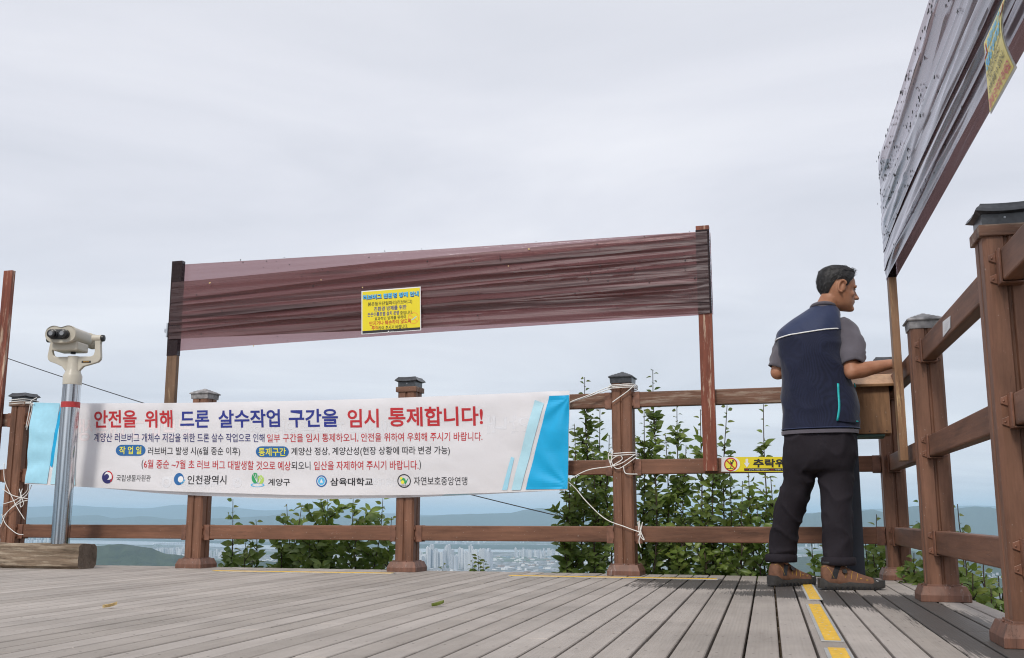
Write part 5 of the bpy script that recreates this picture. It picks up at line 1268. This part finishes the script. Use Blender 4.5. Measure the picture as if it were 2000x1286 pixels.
for i in range(130):       # tousled fringe
    th = rh.uniform(-.9, .9); p = hair_pt(th, rh.uniform(.05, .7)); up_ = (p-hd(0, 0, .13)).normalized()
    d = (hx*rh.uniform(.1, .9)+hz_*rh.uniform(.3, 1)+hy*rh.uniform(-.5, .5)).normalized(); s_ = d.cross(up_).normalized(); ln = rh.uniform(.012, .026)
    b = p+d*ln*.6; c = b+(d*.4+hx*.5-hz_*.2)*ln*.6
    mb.add([p-s_*.0014, p+s_*.0014, b+s_*.001, b-s_*.001, c], [(0, 1, 2, 3), (3, 2, 4)], 0)
mb.build('hair_strands', [M['hair'], M['hair_grey']], hairo, fix=False)
# --- vest
def yb_(th): return 655.5+7.0*(-math.cos(th))-3.0*math.sin(-th)*0
def fold(p, k=1.0):
    cr = 1-abs(noise.noise(V((p.x*5+p.z*4.5, p.y*5, p.z*2.6-p.x*2))))
    return k*(.010*noise.noise(V((p.x*7, p.y*7, p.z*3.2)))+.005*noise.noise(V((p.x*17+p.z*6, p.y*17, p.z*9)))+.011*(cr**6-.3))
cen_t = at(1595, 720, YM+.02)
def vest_pt(th, y, off=0):
    row = smooth_t(TORSO, y); p = body_pt(row, th, .86)
    n = (p-V((at(row[1], y, row[4]).x, at(row[1], y, row[4]).y, p.z))).normalized()
    return p+n*(fold(p, min(1, (y-598)/50))+off)
mb = MB(); mb.grid(lambda u, v: vest_pt(2*math.pi*u, 599+(yb_(2*math.pi*u)-599)*v, .002), 64, 20)
mb.build('vest_yoke', M['vest_yoke'], man, smooth=True, fix=False)
mb = MB(); mb.grid(lambda u, v: vest_pt(2*math.pi*u, yb_(2*math.pi*u)+(842-yb_(2*math.pi*u))*min(1, v*1.02), 0 if v < .985 else -.008), 64, 60)
vb = mb.build('vest', M['vest_mesh'], man, smooth=True, fix=False)
mb = MB(); mb.tube([vest_pt(2*math.pi*i/64, 839.5, .001) for i in range(65)], .0032, 6); mb.build('hem', M['vest_yoke'], vb, smooth=True)
mb = MB(); mb.tube([vest_pt(math.pi*1.02+math.pi*.86*i/40, yb_(math.pi*1.02+math.pi*.86*i/40), .003) for i in range(41)], .0036, 6); mb.build('piping', M['piping'], vb, smooth=True)
def to_px(p):
    v = p-EYE; d = v.dot(_fw); return 1000+FPX*v.x/d, 643-FPX*v.dot(_up)/d
def vest_at(x, y, off):        # the outward-facing point of the vest sighted at (x, y)
    best = None
    for i in range(181):
        th = math.pi*(1.0+1.0*i/180); p = vest_pt(th, y, 0); e = abs(to_px(p)[0]-x)
        if best is None or e < best[0]: best = (e, th)
    return vest_pt(best[1], y, off)
def vth(x, y):
    best = None
    for i in range(241):
        th = math.pi*(1.2+.95*i/240); e = abs(to_px(vest_pt(th, y, 0))[0]-x)
        if best is None or e < best[0]: best = (e, th)
    return best[1]
t0_, t1_ = vth(1634, 758), vth(1633, 826)
mb = MB(); mb.grid(lambda u, v: vest_pt((t0_+(t1_-t0_)*v)+u*.95, 757+70*v+3*math.sin(u*3), .010+.006*math.sin(math.pi*u)*math.sin(math.pi*v)), 14, 14)
pk = mb.build('pocket', M['vest_mesh'], vb, smooth=True, fix=False)
mb = MB(); mb.tube([vest_pt(t0_+(t1_-t0_)*i/10, 756+71*i/10, .012) for i in range(11)], .0085, 6, flat=.6); mb.build('zip', M['teal'], pk, smooth=True)
mb = MB(); mb.tube([vest_pt(t1_+.72+.1*i/4, 827.5, .014) for i in range(5)], .003, 6); mb.tube([vest_pt(t0_+.93, 752+2*i, .013) for i in range(5)], .003, 6); mb.build('pocket_trim', M['teal'], pk, smooth=True)
# --- shirt: collar, sleeves, hem
def sleeve(path, rad, seed):
    mb = MB(); n = 26; rows = []
    P_ = [V(p) for p in path]
    for i in range(n+1):
        t = i/n*(len(P_)-1); k = min(len(P_)-2, int(t)); f = t-k; p = P_[k].lerp(P_[k+1], f); r_ = rad[k]+(rad[k+1]-rad[k])*f; rows.append((p, r_))
    for _ in range(5): rows = [rows[0]]+[((rows[i-1][0]+rows[i][0]*2+rows[i+1][0])/4, (rows[i-1][1]+rows[i][1]*2+rows[i+1][1])/4) for i in range(1, n)]+[rows[-1]]
    a = None; rings = []
    for i, (p, r_) in enumerate(rows):
        t = (rows[min(n, i+1)][0]-rows[max(0, i-1)][0]).normalized()
        if a is None: a = (mr_-t*mr_.dot(t)).normalized()
        a = (a-t*a.dot(t)).normalized(); b = t.cross(a); rg = []
        for j in range(28):
            w_ = 2*math.pi*j/28; d = a*math.cos(w_)+b*math.sin(w_); q = p+d*r_
            rg.append(q+d*(fold(q*1.3+V((seed, 0, 0)), 1.7)*min(1, i/5)))
        rings.append(rg)
    e = rows[-1][0]
    rings.append([e+(q-e)*.90 for q in rings[-1]])
    mb.loft(rings, False); o = mb.build('sleeve', M['shirt'], shirt, smooth=True, fix=False); return o
mb = MB(); mb2 = MB(); nc = at(1609, 603, YM+.03)
mb.tube([nc+mr_*(.064*math.cos(2*math.pi*i/32))+mf*(.064*math.sin(2*math.pi*i/32))+Z*(.004+.014*-math.sin(2*math.pi*i/32)) for i in range(33)], .0105, 8, flat=1.0)
mb.loft([[nc+mr_*(r_*math.cos(2*math.pi*i/32))+mf*(r_*math.sin(2*math.pi*i/32))+Z*(z_+.012*-math.sin(2*math.pi*i/32)) for i in range(32)] for r_, z_ in ((.074, -.03), (.068, -.01), (.064, .006))], False)
mb2.grid(lambda u, v: body_pt((842+7*v, 1601, 69.5-.5*v, .129, YM+.02), 2*math.pi*u, .86), 48, 3)
shirt = mb2.build('shirt', M['shirt'], man, smooth=True, fix=False); mb.build('collar', M['shirt'], shirt, smooth=True, fix=False)
sleeve([SHR-mr_*.085+Z*.012, SHR-mr_*.004+Z*.000, SHR.lerp(ELR, .42)+mr_*.008, SHR.lerp(ELR, .86)+mr_*.012], [.040, .072, .073, .064], 1)
sleeve([SHL+mr_*.085+Z*.01, SHL+mr_*.002-Z*.002, SHL.lerp(ELL_, .45)-mr_*.004, SHL.lerp(ELL_, .90)-mr_*.002], [.036, .062, .063, .057], 2)
# --- trousers
mb = MB()
HIP = [(832, 1601, 63, .110, YM+.02), (860, 1600, 65, .118, YM+.02), (890, 1600, 66, .120, YM+.025), (912, 1600, 65, .112, YM+.03), (924, 1599, 62, .095, YM+.035)]
mb.loft([[body_pt(smooth_t(HIP, y), 2*math.pi*i/32, .85) for i in range(32)] for y in (836, 850, 870, 890, 908, 918, 924)])
for T in (LEGL, LEGR):
    ye = T[-1][0]
    T = [(a_, b_2, c_-1.5, d_*.94, e_) for a_, b_2, c_, d_, e_ in T]
    mb.loft([[body_pt(smooth_t(T, y, 10), 2*math.pi*i/26, .92) for i in range(26)] for y in [880+(ye-880)*k/22 for k in range(23)]])
tro = mb.build('trousers', M['trouser'], man); remesh(tro, .010, 6)
o_ = ORG[tro.name]
for v in tro.data.vertices:
    p = v.co+o_; n = v.normal.copy()
    crease = 1-abs(noise.noise(V((p.x*9+p.z*7, p.y*9, p.z*6.5-p.x*4))))
    v.co += n*(.012*(crease**5-.35)+.009*noise.noise(V((p.x*11, p.y*11, p.z*5))))
sb = tro.modifiers.new('sub', 'SUBSURF'); sb.levels = 1; sb.render_levels = 1
for T in (LEGL, LEGR):
    y1 = T[-1][0]; mb = MB(); rg = []
    for k, (dy, gr) in enumerate(((0, -.004), (1.2, .006), (0, .011), (-6, .0125), (-13, .010), (-15, .003))):
        row = smooth_t(T, y1, 1); row[0] = y1+dy; row[2] *= 1.0
        rg.append([body_pt(row, 2*math.pi*i/26, .92, gr+.003*noise.noise(V((i*.7, k*.5, y1)))) for i in range(26)])
    mb.loft(rg, False); mb.build('cuff', M['trouser'], tro, smooth=True, fix=False)
# --- shoes
def shoe(heel, d):
    d = d.normalized(); sd_ = V((-d.y, d.x, 0))      # sd_: towards his left
    f = lambda x, y, z: heel+d*x+sd_*y+Z*z
    US = [(0.004, .032, .112), (.022, .038, .134), (.055, .039, .136), (.095, .039, .130), (.125, .042, .112), (.155, .045, .095), (.19, .048, .080), (.225, .049, .068), (.255, .047, .059), (.28, .041, .050), (.298, .029, .040), (.306, .013, .030)]
    def surf(x, a, g=0):       # a: 0 his left side .. pi his right side
        w_, h = interp_t(US, x)[1:]; z0 = .016
        return f(x, (w_+g)*sgnpow(math.cos(a), .62), z0+(h+g-z0)*max(0, math.sin(a))**.72)
    mb = MB(); mb.loft([[surf(r_[0], math.pi*j/17) for j in range(18)] for r_ in US]); sh = mb.build('shoe', M['shoe'], man, smooth=True)
    SS = [(-.014, .027), (.0, .039), (.03, .045), (.08, .043), (.13, .045), (.19, .053), (.24, .054), (.275, .047), (.300, .035), (.315, .015)]
    mb = MB(); rg = []
    for k, (x, w_) in enumerate(SS):
        lift = .010*max(0, (x-.23)/.08)**2+.004*max(0, (.03-x)/.03); top = .036+.005*math.cos(x*42)+(.016 if x < .02 else 0)+(.006 if x > .27 else 0)
        rg.append([f(x, -w_*.88, lift+.001), f(x, -w_*.98, .012+lift), f(x, -w_, .022+lift), f(x, -w_*.95, top), f(x, w_*.95, top), f(x, w_, .022+lift), f(x, w_*.98, .012+lift), f(x, w_*.88, lift+.001)])
    mb.loft(rg); so = mb.build('sole', M['sole'], sh, smooth='auto')
    mb = MB()
    for i in range(11):
        for s_ in (-1, 1): mb.obox(f(.01+i*.027, s_*.0475*(1 if .02 < .01+i*.027 < .27 else .8), .009), d*.004, sd_*.006, Z*.007)
    mb.build('tread', M['black'], so)
    mb = MB(); mb.grid(lambda u, v: surf(.250+.056*u, math.pi*v, .0028), 8, 16); mb.build('toe_cap', M['sole'], sh, smooth=True, fix=False)
    mb = MB()
    for sgn in (0, 1):
        mb.grid(lambda u, v: surf(.040+.028*u+.040*v, (math.pi*(.07+.36*v)) if not sgn else math.pi-(math.pi*(.07+.36*v)), .0012), 4, 6)
    mb.tube([f(.050+.034*math.cos(a), .034*math.sin(a), .134+.004*math.cos(a)) for a in [2*math.pi*i/24 for i in range(25)]], .0095, 8); mb.build('ankle_padding', M['black'], sh, fix=False, smooth=True)
    mb = MB()
    for sgn in (0, 1):
        A_ = lambda t: math.pi*t if not sgn else math.pi*(1-t)
        for x in (.112, .138, .164): mb.tube([surf(x+.016*t*3, A_(.10+t), .001) for t in (0, .08, .16, .24)], .0008, 5)
        for x in (.182, .212): mb.tube([surf(x, A_(.16), .0012), surf(x+.009, A_(.17), .0012)], .0016, 5)
        mb.tube([surf(.004+.05*t, A_(.42-.34*t), .001) for t in (0, .25, .5, .75, 1)], .0006, 5)
    mb.build('stitching', M['stitch'], sh, fix=False)
    mb = MB(); c1 = surf(.108, math.pi*.80, .002); mb.tube([c1, c1-sd_*.010+Z*.004], .012, 14); mb.build('dial', M['black'], sh, smooth='auto')
    mb = MB(); mb.tube([surf(.262, math.pi*.80, .0045), surf(.278, math.pi*.82, .0045)], .0020, 5); mb.build('tab', M['white'], sh)
    return sh
ankL, ankR = at(1526, 1100, YM+.21), at(1638, 1103, YM-.05)
dL, dR = V((.84, .54, 0)), V((1, -.04, 0))
shoe(flatz(at(1509, 1141, 5.63)), dL); shoe(flatz(at(1605, 1146, 5.40)), dR)

# ------------------------------------------------------------------ haze: the humid air over the plain
def haze_mat():
    m = bpy.data.materials.new('humid_air'); m.use_nodes = True; nt = m.node_tree; nt.nodes.clear()
    out = N(nt, 'ShaderNodeOutputMaterial'); v = N(nt, 'ShaderNodeVolumePrincipled')
    v.inputs['Color'].default_value = (.56, .80, 1.0, 1); v.inputs['Density'].default_value = HAZE; v.inputs['Anisotropy'].default_value = -.12
    L(nt, v.outputs[0], out.inputs['Volume']); return m
HAZE = 4.2e-5
mb = MB(); mb.box(-75000, 75000, -32000, 72000, PLAIN-4, 420)
hzo = mb.build('haze', haze_mat()); tag(hzo, kind='stuff'); hzo['label'] = 'pale bluish haze over the plain and hills'
